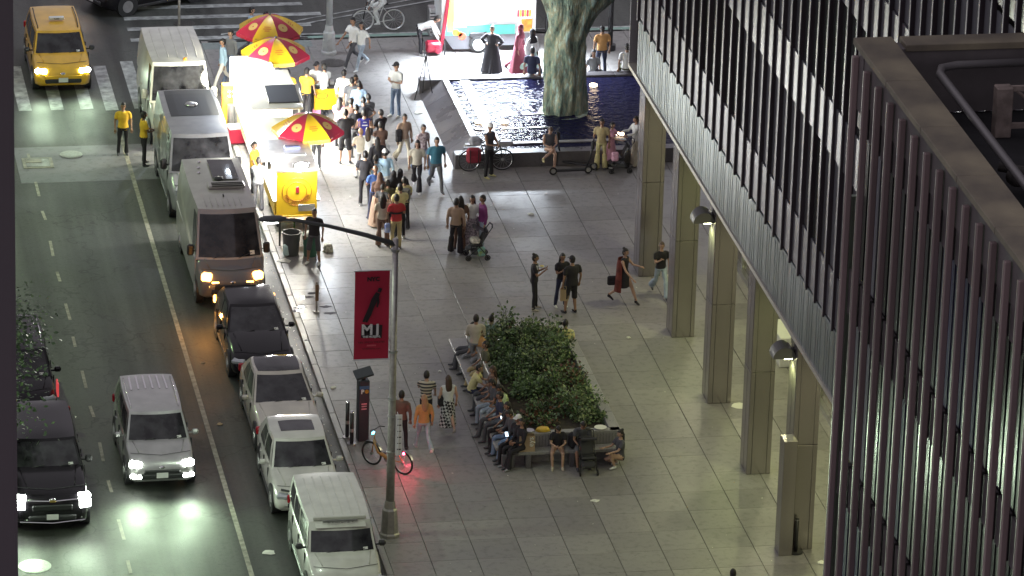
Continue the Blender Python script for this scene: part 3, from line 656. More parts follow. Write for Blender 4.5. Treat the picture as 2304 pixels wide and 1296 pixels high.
def vehicle(name,label,cat,x,yf,S,group=None,yaw=0):
    """x: centre line, yf: world y of the front bumper (vehicle faces -Y)"""
    L=S['L'];W=S['W'];H=S['H'];hw=W/2; belt=S['belt']; hood=S['hood']; mp=S['m']; gl=S.get('glass',M_glass)
    o=empty(name,(x,yf+L/2,RZ),yaw,label,cat,group)
    fy=-L/2; ry=L/2; wb=S['wb']; wtp=S['wt']; rt=S['rt']; rb=S['rb']   # offsets from front (metres)
    van=S.get('van',False); zl=S.get('zl',.24)
    # lower body stations: (y, half width, zlow, ztop)
    nz=S.get('nose',.62)
    st=[(0,.74,zl+.18,nz),(.05,.82,zl+.1,nz+.08),(.16,.9,zl+.05,lerp(nz,hood,.62)),(.36,.955,zl,hood-.07),(.6,.98,zl,hood),(wb*.8,.995,zl,lerp(hood,belt,.72)),(wb,1,zl,belt),(wb+.6,1,zl,belt+.01),(L*.5,1,zl,belt+.02),(L*.68,1,zl,belt+.03),(min(rb,L-.5),.99,zl,S.get('deck',belt)+.02),(L-.3,.965,zl,S.get('deck',belt)-.01),(L-.1,.92,zl+.05,S.get('deck',belt)-.06),(L,.84,zl+.16,S.get('deck',belt)-.2)]
    if van: st[-1]=(L,.97,zl+.1,belt); st[-2]=(L-.1,.99,zl,belt)
    st=sorted(st,key=lambda q:q[0])
    def sec(y,k,z0,z1):
        w_=hw*k; hgt=z1-z0
        pts=[(0,z0),(w_*.86,z0),(w_*.97,z0+.06),(w_,z0+hgt*.32),(w_*1.0,z0+hgt*.55),(w_*.975,z0+hgt*.74),(w_*.955,z1-.09),(w_*.92,z1-.035),(w_*.84,z1-.005),(w_*.6,z1+.02),(w_*.3,z1+.032),(0,z1+.036)]
        return [(p,y,z) for p,z in pts]+[(-p,y,z) for p,z in pts[-2:0:-1]]
    mb=MB(); mb.loft([sec(fy+y,k,a,b) for y,k,a,b in st])
    body=mb.build('body',mp,o,45,fix=True)
    # greenhouse
    ww=S.get('ghb',.91)*hw; wt_=S.get('ght',.76)*hw; z0=belt-.02; z1=H-.05; bf=S.get('bulge',.12)
    def side(v): return lerp(z0,z1,v)
    def Fs(s,t,off=0):
        b=bf*(1-s*s); y=fy+lerp(wb,wtp,t)-b*(1-.3*t)
        n_=Vector((s*.25,-1,.55)).normalized()*off; return Vector((s*lerp(ww,wt_,t),y,side(t)))+n_
    def Rs(s,t,off=0):
        b=(.05 if van else .08)*(1-s*s); y=fy+lerp(rb,rt,t)+b
        return Vector((s*lerp(ww,wt_,t),y,side(t)))+Vector((0,1,.3)).normalized()*off
    def Ss(sg,s,t,off=0):
        y=fy+lerp(lerp(wb,wtp,t),lerp(rb,rt,t),s); b=.035*math.sin(PI*s)+.02*math.sin(PI*t)
        return Vector((sg*(lerp(ww,wt_,t)+b+off),y,side(t)+off*.3))
    cr=S.get('crown',.06)
    def Rf(u,v,off=0):
        s=u*2-1; a=Fs(s,1);c=Rs(s,1); p=a.lerp(c,v)
        e=(1-abs(s)**3)*(1-abs(2*v-1)**4); side_b=.035*math.sin(PI*v)
        return Vector((p.x+(s*side_b),p.y,p.z+cr*e+off))
    g=MB(); g.grid(lambda u,v:Fs(u*2-1,v),10,5); g.grid(lambda u,v:Rs(u*2-1,v),10,5,0,True)
    g.grid(lambda u,v:Ss(1,u,v),12,5); g.grid(lambda u,v:Ss(-1,u,v),12,5,0,True); g.grid(Rf,10,14)
    g.build('cabin',S.get('roofm',mp),o,50)
    MB().grid(lambda u,v:Fs((u*2-1)*.93,lerp(.05,.9,v),.006),10,5).build('windshield',gl,o,'all')
    if not van: MB().grid(lambda u,v:Rs((u*2-1)*.86,lerp(.12,.88,v),.006),8,4,0,True).build('rear_window',gl,o,'all')
    wins=S.get('wins',[(.06,.36),(.40,.66),(.70,.92)])
    for sg in(1,-1):
        for a,b in wins: MB().grid(lambda u,v:Ss(sg,lerp(a,b,u),lerp(.12,.86,v),.006),5,3,0,sg<0).build('side_window',gl,o,'all')
    # A pillar edges stay body coloured; wipers
    wp=MB()
    for s in(-.5,.25): wp.tube([Fs(s,.03,.02),Fs(s+.42,.12,.02)],.009,5)
    wp.build('wiper',M_black,o)
    if S.get('panroof'): a,b,c_,d_=S['panroof']; MB().grid(lambda u,v:Rf(lerp(a,b,u),lerp(c_,d_,v),.006),8,8).build('sunroof',gl,o,'all')
    if S.get('rails'):
        for sg in(0.05,.95): MB().tube([Rf(sg,.08,.0),Rf(sg,.12,.05),Rf(sg,.5,.055),Rf(sg,.88,.05),Rf(sg,.93,0)],.017,6).build('roof_rail',S.get('railm',M_chrome),o,'all')
    for k in range(S.get('ribs',0)):
        u=lerp(.14,.86,k/(S['ribs']-1)); rb_=MB(); rb_.grid(lambda a,v:Rf(u+(a-.5)*.024,lerp(.08,.9,v),.004+.012*math.sin(PI*a)),3,10); rb_.build('roof_rib',S.get('roofm',mp),o)
    # hood creases
    hc=MB()
    for sg in(-1,1): MB().tube([(sg*hw*.62,fy+.5,hood+.008),(sg*hw*.74,fy+wb-.08,belt+.01)],.014,5).build('hood_crease',mp,o,'all')
    hs=MB(); hs.tube([(-hw*.86,fy+.5,hood-.012),(0,fy+.3,hood-.02),(hw*.86,fy+.5,hood-.012)],.008,4); hs.build('hood_seam',M_black,o)
    # front face
    fz=S.get('gz',nz-.08); 
    MB().box((0,fy+.015,fz),(hw*1.05,.09,.17),0,bev=.03).build('grille',M_black,o)
    MB().box((0,fy+.0,zl+.26),(hw*1.25,.11,.16),0,bev=.04).build('lower_grille',M_black,o)
    MB().box((0,fy-.055,S.get('plz',zl+.30)),(.31,.012,.155),0,bev=.004).build('licence_plate',M_white,o)
    lit=S.get('lit'); hm={None:M_lampoff,'w':M_hl,'a':M_amber}[lit]
    lz=S.get('lz',lerp(nz,hood,.35)); lw=S.get('lw',.40)
    for sg in(-1,1):
        ls=S.get('stack')
        if ls:
            for q in range(3): MB().box((sg*hw*.83,fy+.09,lz+.13-q*.12),(.30,.2,.085+(.08 if q==2 else 0)),0,rz=sg*.25,bev=.02).build('headlight',hm,o)
        else: MB().box((sg*hw*.74,fy+.17,lz),(lw,.22,S.get('lh',.15)),0,rz=sg*.42,bev=.045,ry=0).build('headlight',hm,o,True)
        if S.get('fog'): MB().box((sg*hw*.74,fy+.03,zl+.26),(.34,.1,.1),0,rz=sg*.2,bev=.03).build('fog_light',hm,o)
        if lit=='a': MB().box((sg*hw*.5,fy+.06,lz-.14),(.22,.1,.06),0,bev=.02).build('indicator',hm,o)
        if lit and S.get('beam',1):
            c={'w':(.72,1,.66),'a':(1,.45,.1)}[lit]
            lamp('SPOT','headlight_beam',(sg*hw*.72,fy-.08,lz),S.get('power',240)*.62,c,.25,target=(sg*hw*.5,fy-12,-.6),parent=o,spot=R(135),blend=1)
            # target handled in local space
        MB().box((sg*hw*.86,ry-.06,belt-.12 if not van else belt+.1),(.2,.12,.22 if not van else .4),0,bev=.03).build('tail_light',S.get('tailm',M_tail),o)
        # mirrors
        mz=belt+.06+S.get('mz',0); my=fy+wb+.28
        q=MB(); q.box((sg*(hw+.11),my,mz),(S.get('mw',.19),.12,S.get('mh',.15)),0,bev=.045); q.tube([(sg*hw*.93,my+.05,mz-.05),(sg*(hw+.05),my,mz-.03)],.025,6); mr=q.build('wing_mirror',S.get('mirm',mp),o,True)
        MB().box((sg*(hw+.11),my+.062,mz),(S.get('mw',.19)*.8,.006,S.get('mh',.15)*.75)).build('mirror_glass',M_chrome,mr)
    # doors: seams and handles
    for sg in(-1,1):
        for f in S.get('seams',[.0,.34,.66]): MB().box((sg*(hw*.985),fy+lerp(wb+.15,rb,f),lerp(zl,belt,.6)),(.035,.012,(belt-zl)*.66),0).build('door_seam',M_black,o)
        for f in(.27,.58): MB().box((sg*(hw*.975+.012),fy+lerp(wb+.15,rb,f),belt-.16),(.03,.17,.03),0,bev=.01).build('door_handle',S.get('handm',mp),o)
        MB().box((sg*hw*.965,fy+L*.5,zl+.03),(.08,L*.5,.1),0,bev=.02).build('sill',M_black,o)
    # wheels with dark arches
    r=S.get('r',.34)
    for wy in(fy+S.get('fo',.86),ry-S.get('ro',.9)):
        for sg in(-1,1):
            MB().cyl((sg*(hw-.1),wy,r+.02),r+.065,.215,26,0,axis='X').build('wheel_arch',M_black,o)
            we=bpy.data.objects.new('wheel',None); COL.objects.link(we); we.parent=o; we.location=(sg*(hw-.085),wy,r)
            sc_=r/.34
            link('tyre',WT,we,scale=(1,sc_,sc_)); link('rim',WR,we,scale=(1,sc_,sc_))
    MB().sphere((0,fy+.02,nz+.05),(.09,.03,.05),10,6).build('badge',M_chrome,o,'all')
    MB().grid(lambda u,v:Fs(lerp(.62,.76,u),lerp(.08,.16,v),.009),1,1).build('windshield_sticker',M_white,o)
    # dashboard and seats glimpsed through the glass are hidden by dark glass; licence sticker on windshield
    return o,Rf,Fs,Ss
suv=dict(L=4.65,W=1.87,H=1.72,belt=1.08,hood=1.0,wb=1.15,wt=1.75,rt=4.25,rb=4.5,m=P_yel,nose=.68,rails=1)
def S_(**k): d=dict(suv); d.update(k); return d
sedan=dict(L=4.75,W=1.84,H=1.44,belt=.94,hood=.86,wb=1.35,wt=2.12,rt=3.5,rb=4.25,m=P_blk,nose=.56,deck=1.0,ght=.70,wins=[(.10,.42),(.46,.80)])
def D_(**k): d=dict(sedan); d.update(k); return d
vanS=dict(L=5.6,W=2.0,H=2.62,belt=1.3,hood=1.1,wb=.95,wt=1.62,rt=5.55,rb=5.6,m=P_gry,nose=.78,van=True,ght=.84,ghb=.975,crown=.05,bulge=.16,wins=[(.03,.15)],seams=[.06,.25],mh=.34,mw=.2,mz=.12,mirm=M_black,r=.36,lw=.3,lh=.24,lz=.98,ro=1.1,zl=.3)
def V_(**k): d=dict(vanS); d.update(k); return d
# a taxi
tx,Rf,Fs,Ss=vehicle('taxi','yellow taxi with lit headlights waiting over the zebra bars at top left','taxi',-7.36,13.55,S_(lit='w',power=160,fog=0,railm=M_black,mirm=M_black,W=1.9,L=4.7))
q=MB(); q.box((0,.2,1.82),(.5,.16,.1),0,bev=.02); q.build('roof_sign',M_white,tx); link('taxi_number',text_mesh('TAXI',.08,M_dark),tx,(0,.11,1.82),(PI/2,0,0))
MB().box((0,-2.36,.62),(1.2,.05,.13),0,bev=.02).build('bumper_trim',P_yel,tx)
# vehicle turning at the top
v2,Rf,Fs,Ss=vehicle('turning_car','dark car with amber front lamps turning behind the taxi, cut by the top edge','car',-3.6,20.8,S_(m=P_blk,lit=None,L=4.6),yaw=R(-62))
MB().box((-.78,-2.2,1.0),(.16,.16,.42),0,bev=.03).build('indicator',M_amber,v2); MB().cyl((-.55,-2.3,1.1),.13,.1,14,0,axis='Y').build('headlight',M_hot,v2)
v3,*_=vehicle('passing_car','dark blue sedan body crossing at the top edge beside the signpost','car',-1.0,24.2,D_(m=paint('navy',(.02,.025,.05),.25)),yaw=R(98))
# c white van
vc,Rf,Fs,Ss=vehicle('cream_van','cream white van with bright lit roof, parked highest in the kerb row','van',-4.05,7.9,V_(m=P_cre,L=5.0,H=2.55,rt=4.9,rb=5.0,W=2.0,mirm=P_cre,crown=.1,wb=1.0,wt=1.4,bulge=.1,ribs=5),'vans parked along the kerb')
MB().sphere(Rf(.62,.04,.03),(.07,.07,.05),8,6).build('marker_lamp',mat('amber_marker',(.6,.25,.02),.4),vc)
vd,Rf,Fs,Ss=vehicle('silver_van','dull silver step van with dark roof hatch, second in the kerb row','van',-4.12,1.25,V_(m=P_slv2,L=5.6,H=2.45,belt=1.35,W=2.08,crown=.04,wt=1.5,mirm=M_black),'vans parked along the kerb')
MB().grid(lambda u,v:Rf(lerp(.1,.93,u),lerp(.38,.98,v),.008),6,6).build('roof_panel',M_black,vd); 
q=MB(); q.sphere(Rf(.5,.62,.02),(.2,.2,.07),12,6); q.build('roof_vent',M_alu,vd,'all')
MB().box((-.15,-2.02,1.62),(.66,.34,.05),0,rx=.3,bev=.01).build('cardboard_sheet',M_tan,vd)
ve,Rf,Fs,Ss=vehicle('camper_van','warm grey high roof van with amber headlights and cluttered roof, third in the kerb row','van',-4.15,-5.95,V_(lit='a',power=2,m=mat('van_lower_shaded',(.13,.12,.12),.35,coat=.5),roofm=P_gry,W=2.02,L=6.0,rt=5.9,rb=6.0,H=2.62,hood=1.12,wb=.85),'vans parked along the kerb')  # shadow on the hood and front is put into the dark body colour
MB().grid(lambda u,v:Rf(lerp(.42,.86,u),lerp(.52,.92,v),.05),4,4).build('solar_panel',M_glass,ve)
q=MB(); q.box(Rf(.6,.40,.05),(1.1,.45,.1),0,bev=.03); q.build('roof_unit',P_gry,ve)
for k in range(3): MB().box(Rf(.62,.35+.03*k,.11),(.95,.03,.02)).build('roof_slat',M_dark,ve)
q=MB(); q.sphere(Rf(.5,.5,.1),(.16,.14,.06),10,6); q.build('roof_fan',M_black,ve)
for k in range(7): MB().box(Rf(.16+.10*k,.12,.012),(.02,.7,.015)).build('roof_rib',P_gry,ve)
for (u,v_) in((.28,.9),(.24,.78),(.22,.68)): MB().sphere(Rf(u,v_,.02),(.05,.05,.03),8,6).build('roof_fixing',M_chrome,ve)
for sg in(-1,1): MB().box((sg*.985,.35,.82),(.07,4.9,.98),0,bev=.03).build('side_panel',P_gry,ve)
MB().box(Rf(.5,.22,.03),(.04,.12,.05),0,bev=.01).build('aerial',M_black,ve)
vf,Rf,Fs,Ss=vehicle('black_car','glossy black car between the grey camper van and the pale sedan','car',-3.98,-11.75,D_(m=P_blk,H=1.5,belt=.98,hood=.86,L=4.6,wb=1.6,wt=2.6,rt=4.0,rb=4.5,tailm=M_amber,wins=[(.12,.42),(.46,.8)],deck=1.02),'cars parked along the kerb')
vg,Rf,Fs,Ss=vehicle('pale_sedan','champagne sedan with black glass roof and pinkish flank, parked nose down','car',-3.88,-17.05,D_(m=P_tan,H=1.48,panroof=(.05,.95,.02,.97),L=4.75,wb=1.75,wt=2.85,rt=3.9,rb=4.5),'cars parked along the kerb')
vh,Rf,Fs,Ss=vehicle('white_hatchback','white car with small sunroof and black nose strip, parked beside the meter','car',-3.98,-21.3,D_(m=P_whi,H=1.62,belt=1.0,hood=.88,L=4.3,wb=1.4,wt=2.05,rt=3.55,rb=4.1,deck=1.05,panroof=(.18,.82,.25,.68),ght=.74,nose=.55,lz=.7,lw=.34),'cars parked along the kerb')
q=MB(); q.tube([(-.72,-1.86,.84),(-.35,-2.0,.8),(0,-2.04,.79),(.35,-2.0,.8),(.72,-1.86,.84)],.028,6); q.build('nose_strip',M_black,vh)
vi,Rf,Fs,Ss=vehicle('lettered_suv','white SUV with ribbed roof and lettered light bar, low in the kerb row','car',-3.75,-26.9,S_(m=P_whi,H=1.82,belt=1.15,hood=1.06,L=4.9,wt=1.7,rt=4.7,rb=4.85,rails=0,ribs=6,mirm=M_black,W=1.92,ght=.82),'cars parked along the kerb')
p=Rf(.5,.0,.0); q=MB(); q.box((0,p.y+.12,p.z+.06),(1.36,.1,.1),0,bev=.02); q.box((0,p.y-.0,p.z-.04),(1.3,.34,.02),0,rx=.35)
lbq=q.build('light_bar',P_whi,vi)
q=MB(); q.box((0,p.y+.0,p.z+.02),(.9,.03,.06)); q.build('bar_lens',M_alu,lbq)
link('lettering',text_mesh('LE-S-023',.19,M_dark),vi,(0,p.y-.05,p.z-.0),(.35,0,PI))
q=MB(); q.grid(lambda u,v:Fs((u*2-1)*.95,lerp(.72,1,v),.012),8,3); q.build('sun_visor',P_whi,vi)
vj,Rf,Fs,Ss=vehicle('grey_ribbed_car','ribbed grey car roof just entering at the bottom edge','car',-3.55,-32.9,S_(m=P_sil,H=1.78,L=4.6,rails=1,ribs=6),'cars parked along the kerb')
vs_,Rf,Fs,Ss=vehicle('silver_suv','silver SUV driving with lit headlights in the middle lane','car',-7.62,-19.0,S_(m=P_sil,H=1.72,lit='w',fog=1,power=420,L=4.5,lw=.34,lh=.18,W=1.86,ribs=0),None)
for k in range(6): MB().grid(lambda u,v:Rf(.16+.13*k+(u-.5)*.03,lerp(.55,.93,v),.012),2,6).build('roof_rib',M_chrome,vs_)
vp,Rf,Fs,Ss=vehicle('black_pickup','large black pickup with three-tier lit headlamps at lower left','car',-10.75,-21.4,S_(m=P_blk,H=1.92,belt=1.28,hood=1.2,L=5.7,W=2.02,wb=1.6,wt=2.15,rt=4.6,rb=4.9,lit='w',power=330,stack=1,lz=.95,nose=.95,gz=.78,mirm=M_black,mh=.2,rails=0,wins=[(.06,.36),(.40,.66),(.70,.92)],r=.4))
MB().tube([(-.75,-2.87,1.02),(0,-2.93,1.0),(.75,-2.87,1.02)],.018,6).build('chrome_strip',M_chrome,vp); MB().tube([(-.85,-2.86,.42),(0,-2.93,.38),(.85,-2.86,.42)],.016,6).build('chrome_strip',M_chrome,vp)
MB().box((0,-2.95,1.0),(.16,.02,.06),0,bev=.01).build('badge',mat('gold_badge',(.5,.35,.1),.3,.8),vp)
vk,*_=vehicle('shaded_car','dark car with red side lamp under the street tree at left','car',-10.9,-14.2,S_(m=P_blk,tailm=M_tail,L=4.6)); MB().box((.95,-1.9,1.0),(.05,.4,.4),0,bev=.02).build('side_lamp',mat('red_marker',(.35,.03,.05),.3,emit=.4,ecol=(1,.1,.1)),vk)
# fix beam targets (they were aimed in local space already)
# ================================================================= FOOD CARTS
P_cart=mat('cart_yellow',(.55,.34,.01),.4,var=.06,scale=4); P_ored=mat('cart_red',(.32,.012,.035),.45); M_ss=mat('stainless',(.55,.53,.5),.3,.85,var=.15,scale=3)
def umbrella(px,py,z,rot,lab,bow=0.0,r=1.1):
    p=G(px,py,z); o=empty('cart_umbrella',(p.x,p.y,0),rot,lab,'umbrella','red and yellow cart umbrellas'); n=8; rise=.52
    def pt_(a,t,dz=0): return Vector((r*t*math.cos(a),r*t*math.sin(a),z-rise*(t**1.7)+dz))
    for k in range(n):
        a0=2*PI*k/n; m=P_cart if k%2 else P_ored
        def fn(u,v):
            t=.03+.97*v; a=a0+2*PI/n*u; sag=1-.045*math.sin(PI*u)*t; q=pt_(a,t); chord=math.cos(PI/n)/math.cos((u-.5)*2*PI/n)*1.03
            return Vector((q.x*sag*chord,q.y*sag*chord,q.z-.03*math.sin(PI*u)*t))
        c=MB(); c.grid(fn,5,8); 
        c.grid(lambda u,v: fn(u,1)+Vector((0,0,-.12*v-.01*math.sin(u*12))),5,1); o2=c.build('canopy_panel',m,o,'all')
        am=a0+PI/n; cpt=(fn(.5,.62)+fn(.5,.7))/2
        nrm=(fn(.5,.72)-fn(.5,.55)).cross(fn(.6,.62)-fn(.4,.62)).normalized(); nrm=nrm if nrm.z>0 else -nrm
        mm=MB(); e1=Vector((math.cos(am),math.sin(am),0)); e1=(e1-nrm*e1.dot(nrm)).normalized(); e2=nrm.cross(e1)
        if k%2==0:
            rings=[[cpt+nrm*.012+(e1*math.cos(b)+e2*math.sin(b))*q for b in [2*PI*i/20 for i in range(20)]] for q in(.165,.002)]
            mm.loft(rings,0,False); mm.loft([[cpt+nrm*.016+(e1*math.cos(b)+e2*math.sin(b))*q for b in [2*PI*i/12 for i in range(12)]] for q in(.03,.002)],1,False)
            mm.build('printed_disc',[mat('disc_print',(.5,.34,.1),.6),P_ored],o2)
        else:
            for i,(w_,s_) in enumerate(((.22,.05),(.27,.05),(.16,.04))): 
                c0=cpt+nrm*.014+e1*(i-1)*.08; mm.quad(c0-e2*w_/2-e1*.018,c0+e2*w_/2-e1*.018,c0+e2*w_/2+e1*.018,c0-e2*w_/2+e1*.018)
            mm.build('printed_script',mat('script_print',(.45,.15,.02),.6),o2)
        MB().tube([pt_(a0,.05,-.02),pt_(a0,.5,-.035),pt_(a0,.98,-.03)],.008,4).build('rib',M_chrome,o)
    MB().tube([(0,0,.9),(0,0,z)],.02,8).build('pole',M_chrome,o); MB().sphere((0,0,z+.02),(.04,.04,.05),8,6).build('finial',M_black,o); return o
umbrella(607,33,2.62,.15,'farthest red and yellow umbrella, behind the others at the top')
umbrella(620,85,2.62,.45,'middle red and yellow umbrella directly over the glowing cart')
umbrella(693,255,2.55,.52,'nearest red and yellow umbrella over the yellow cart with the round logo')
def cart(name,lab,x,y0,L,W,z0,z1,mside,mroof,yaw=0):
    o=empty(name,(x,y0,0),yaw,lab,'food cart')
    t=.06
    MB().box((0,L/2,(z0+.95)/2+.02),(W,L,.95-z0),0,bev=.02).build('cabinet',mside,o)
    # upper service box: corner posts, roof, end walls
    for sx in(-1,1):
        for yy in(t,L/2,L-t): MB().box((sx*(W/2-.03),yy,(1.0+z1)/2),(.045,.045,z1-.95),0).build('post',M_ss,o)
    MB().box((0,L/2,z1),(W+.16,L+.12,.06),0,bev=.02).build('roof',mroof,o)
    MB().box((0,L/2,.99),(W+.22,L+.04,.05),0,bev=.01).build('counter',M_ss,o)
    for i in range(5): MB().box((0,.25+i*(L-.5)/4,1.08),(W*.7,.3,.12),0,bev=.02).build('food_tray',M_ss,o)
    for sx in(-1,1):
        for yy in(.45,L-.5):
            we=bpy.data.objects.new('wheel',None); COL.objects.link(we); we.parent=o; we.location=(sx*(W/2-.1),yy,.25)
            link('tyre',WT,we,scale=(.6,.72,.72)); link('rim',WR,we,scale=(.6,.72,.72))
    return o
c1=cart('food_cart','yellow food cart with a round logo on its near end, glowing inside',-1.5,-.05,2.75,1.22,.38,1.95,P_cart,M_ss)
M_cartpanel=mat('cart_panel_yellow',(.72,.47,.02),.42,var=.05,scale=3,emit=0)
MB().box((0,-.02,1.17),(1.24,.05,1.5),0,bev=.012).build('end_panel',M_cartpanel,c1)
MB().box((.3,-.06,.78),(.5,.02,.22),0,bev=.004).build('notice_plate',M_alu,c1)
MB().box((0,-.06,.5),(1.1,.04,.1),0,bev=.01).build('bumper',P_cart,c1)
M_lred=mat('logo_red',(.4,.12,.02),.6); lg=MB()
for rr_ in(.44,.30): lg.torus((0,0,0),rr_,.006,48,4,0,'Y')
q=lg.build('logo_ring',M_lred,c1); q.location=(0,-.052,1.3)
MB().box((.02,-.058,1.36),(.1,.016,.2),0,bev=.01).build('logo_figure',P_ored,c1)
tx_='GYRO AND CHICKEN'
for i,ch in enumerate(tx_):
    if ch==' ': continue
    a=PI*1.5+(i-(len(tx_)-1)/2)*.158; link('logo_letter',text_mesh(ch,.115,M_lred),c1,(.365*math.cos(a),-.052,1.3+.365*math.sin(a)),(PI/2,0,0)).rotation_euler=(PI/2,0,0)
    o=[c for c in c1.children if c.name.startswith('logo_letter')][-1]; o.matrix_local=Matrix.Translation((.365*math.cos(a),-.052,1.3+.365*math.sin(a)))@Matrix.Rotation(-(a-PI*1.5),4,'Y')@Matrix.Rotation(PI/2,4,'X')
MB().box((-.64,1.4,.75),(.03,2.6,.5),0).build('side_sign',P_cart,c1)
MB().box((.1,1.9,2.02),(.5,.18,.12),0,bev=.02).build('roof_vent',mat('vent_blue',(.08,.09,.16),.4),c1); MB().box((.1,1.35,2.0),(.7,.1,.06),0,bev=.01).build('roof_vent',M_alu,c1)
for yy in(.5,1.4,2.3): MB().box((0,yy,1.9),(.9,.1,.04),0,bev=.01).build('strip_light',M_hot,c1)
MB().sphere((.15,.1,2.08),(.2,.1,.1),10,8).build('flood_lamp',M_hot,c1,'all'); MB().box((.15,.22,2.05),(.5,.12,.16),0,bev=.02).build('lamp_housing',M_black,c1)
lamp('POINT','cart_light',(.15,-.3,2.3),230,(1,.97,.85),.15,parent=c1)
lamp('AREA','cart_strip_light',(0,1.4,1.86),260,(1,.98,.9),rot=(0,0,0),parent=c1,sx=1.,sy=2.4)
lamp('POINT','cart_side_light',(1.0,1.4,2.0),210,(.86,.93,1),.2,parent=c1)
lamp('POINT','cart_kerb_light',(-.85,.9,2.2),420,(1,.98,.95),.12,parent=c1)
c2=cart('food_cart','large glowing white food cart under the two far umbrellas',-1.45,5.1,3.6,1.5,.36,2.15,mat('cart_white',(.75,.75,.7),.4),mat('cart_roof_white',(.72,.7,.62),.45))
q=MB(); q.box((.28,.95,2.3),(.98,1.25,.05),0,rx=.12,bev=.01); q.build('roof_hatch',M_black,c2); MB().box((.82,.95,2.3),(.1,1.3,.07),0,rx=.12,bev=.01).build('hatch_frame',P_tan,c2)
MB().box((0,-.03,1.2),(1.46,.05,1.4),0,bev=.01).build('end_panel',mat('cart_pale_panel',(.6,.7,.7),.4),c2)
MB().box((-.78,2.6,1.3),(.03,1.9,1.5),0).build('menu_board',mat('menu_cream',(.7,.62,.35),.5,var=.3,scale=2),c2)
for yy in(.8,1.9,3.0): MB().box((0,yy,2.08),(1.1,.12,.04),0,bev=.01).build('strip_light',M_hot,c2)
lamp('AREA','cart_strip_light',(0,1.8,2.03),900,(1,.99,.88),rot=(0,0,0),parent=c2,sx=1.2,sy=3.3)
lamp('POINT','cart_lamp',(-1.05,2.6,2.35),620,(1,.98,.8),.25,parent=c2); lamp('POINT','cart_lamp',(1.1,1.7,2.1),430,(.86,.93,1),.25,parent=c2); lamp('POINT','cart_lamp',(-1.1,.6,2.0),420,(1,1,.95),.2,parent=c2)
lamp('POINT','cart_lamp',(-.9,4.6,2.2),420,(1,.98,.8),.2,parent=c2)
MB().box((-.3,3.2,2.5),(1.1,.14,.1),0,bev=.03).build('flood_lamp',M_hot,c2); MB().box((-.2,4.6,1.5),(1.3,1.3,1.3),0,bev=.05).build('rear_cabinet',mat('cart_white2',(.75,.74,.68),.4),c2)
# crates and coolers on the street side of the carts
M_or=mat('orange_poster',(.75,.22,.02),.5,var=.5,scale=5,vcol2=(.8,.45,.05))
p=G(522,300); o=empty('drinks_stand',(p.x,p.y+.5,0),0,'orange and red drinks stand with two grey bottles left of the glowing cart','stand')
MB().box((0,0,.75),(.55,.35,1.5),0,bev=.02).build('cabinet',M_or,o); 
for sx in(-.02,.2): MB().cyl((sx,-.28,.55),.11,.7,16).build('gas_bottle',M_alu,o,True)
for sx in(0,.14):
    for zz in(1.15,1.3): MB().sphere((sx-.05,-.19,zz),(.035,.02,.03),8,6).build('knob',M_hot,o)  # knobs take the emissive white material, so they glow themselves
p=G(535,322); o=empty('picnic_cooler',(p.x,p.y,0),.1,'dark red cooler box with pale lid beside the silver van','cooler'); MB().box((0,0,.28),(.62,.42,.5),0,bev=.05).build('cooler_body',P_ored,o); MB().box((0,0,.56),(.64,.44,.08),0,bev=.03).build('lid',M_white,o)
# black folding table with yellow banner
p=G(733,262); o=empty('folding_table',(p.x,p.y+.3,0),.02,'black folding table with yellow fronted banner among the queue','table')
MB().box((0,0,.98),(.82,.6,.05),0,bev=.01).build('table_top',M_black,o)
for sx in(-1,1):
    for sy in(-1,1): MB().box((sx*.37,sy*.25,.48),(.04,.04,.96)).build('leg',M_black,o)
bn=MB().box((0,-.33,.6),(.8,.02,.7),0).build('banner',P_cart,o); q=MB(); q.torus((0,0,0),.16,.01,24,4,0,'Y'); q=q.build('banner_ring',P_ored,bn); q.location=(-.15,-.345,.72); q.scale=(1.2,1,.6)
for i,(dx,m) in enumerate(((-.25,M_white),(.0,M_paper),(.22,M_ss))):
    q=MB().box((0,0,.06),(.16,.2,.12),0,bev=.02).build('food_container',m); q.location=(p.x+dx,p.y+.3,1.005); tag(q,['white food container at the left of the black table','paper food box in the middle of the black table','metal tray at the right of the black table'][i],'container','containers on the black table')
p=G(690,262); o=empty('pink_bag',(p.x+.35,p.y,0),0,'small pink bag on the ground by the black table','bag'); MB().box((0,0,.14),(.3,.2,.28),0,bev=.06).build('bag_body',mat('pink_fabric',(.6,.2,.35),.7),o)
# bins and jug in front of cart
def bin_(px,py,lab,m,r,h,top=None):
    p=G(px,py); o=empty('waste_bin',(p.x,p.y,0),0,lab,'bin'); mb=MB(); n=18; rings=[[(r*k*math.cos(2*PI*i/n),r*k*math.sin(2*PI*i/n),z) for i in range(n)] for z,k in((0,.82),(.03,.84),(h*.5,.92),(h*.92,1),(h*.93,1.06),(h,1.06),(h,.96),(h*.6,.9))]
    mb.loft(rings); mb.build('bin_body',m,o,30)
    if top: MB().sphere((0,0,h-.02),(r*.9,r*.9,.14),12,6).build('bin_bag',top,o,'all')
    return o
M_grn=mat('bin_green',(.03,.12,.08),.5); M_dgr=mat('bin_grey',(.08,.085,.085),.5)
bin_(655,572,'dark grey round bin behind the pale water jug',M_dgr,.27,.72); bin_(698,574,'dark green round bin heaped with white bags, behind the man in black',M_grn,.24,.66,M_paper)
p=G(660,555); o=empty('flattened_carton',(p.x,p.y+.15,.0),.03,'dark tabletop with a white sheet lying across the bins','board'); MB().box((0,0,.82),(1.0,.34,.03),0,bev=.005).build('board',M_tan,o); MB().box((-.1,-.1,.845),(.8,.14,.012)).build('paper_sheet',M_white,o); 
for sx in(-.4,.4): MB().box((sx,0,.4),(.05,.05,.8)).build('leg',M_black,o)
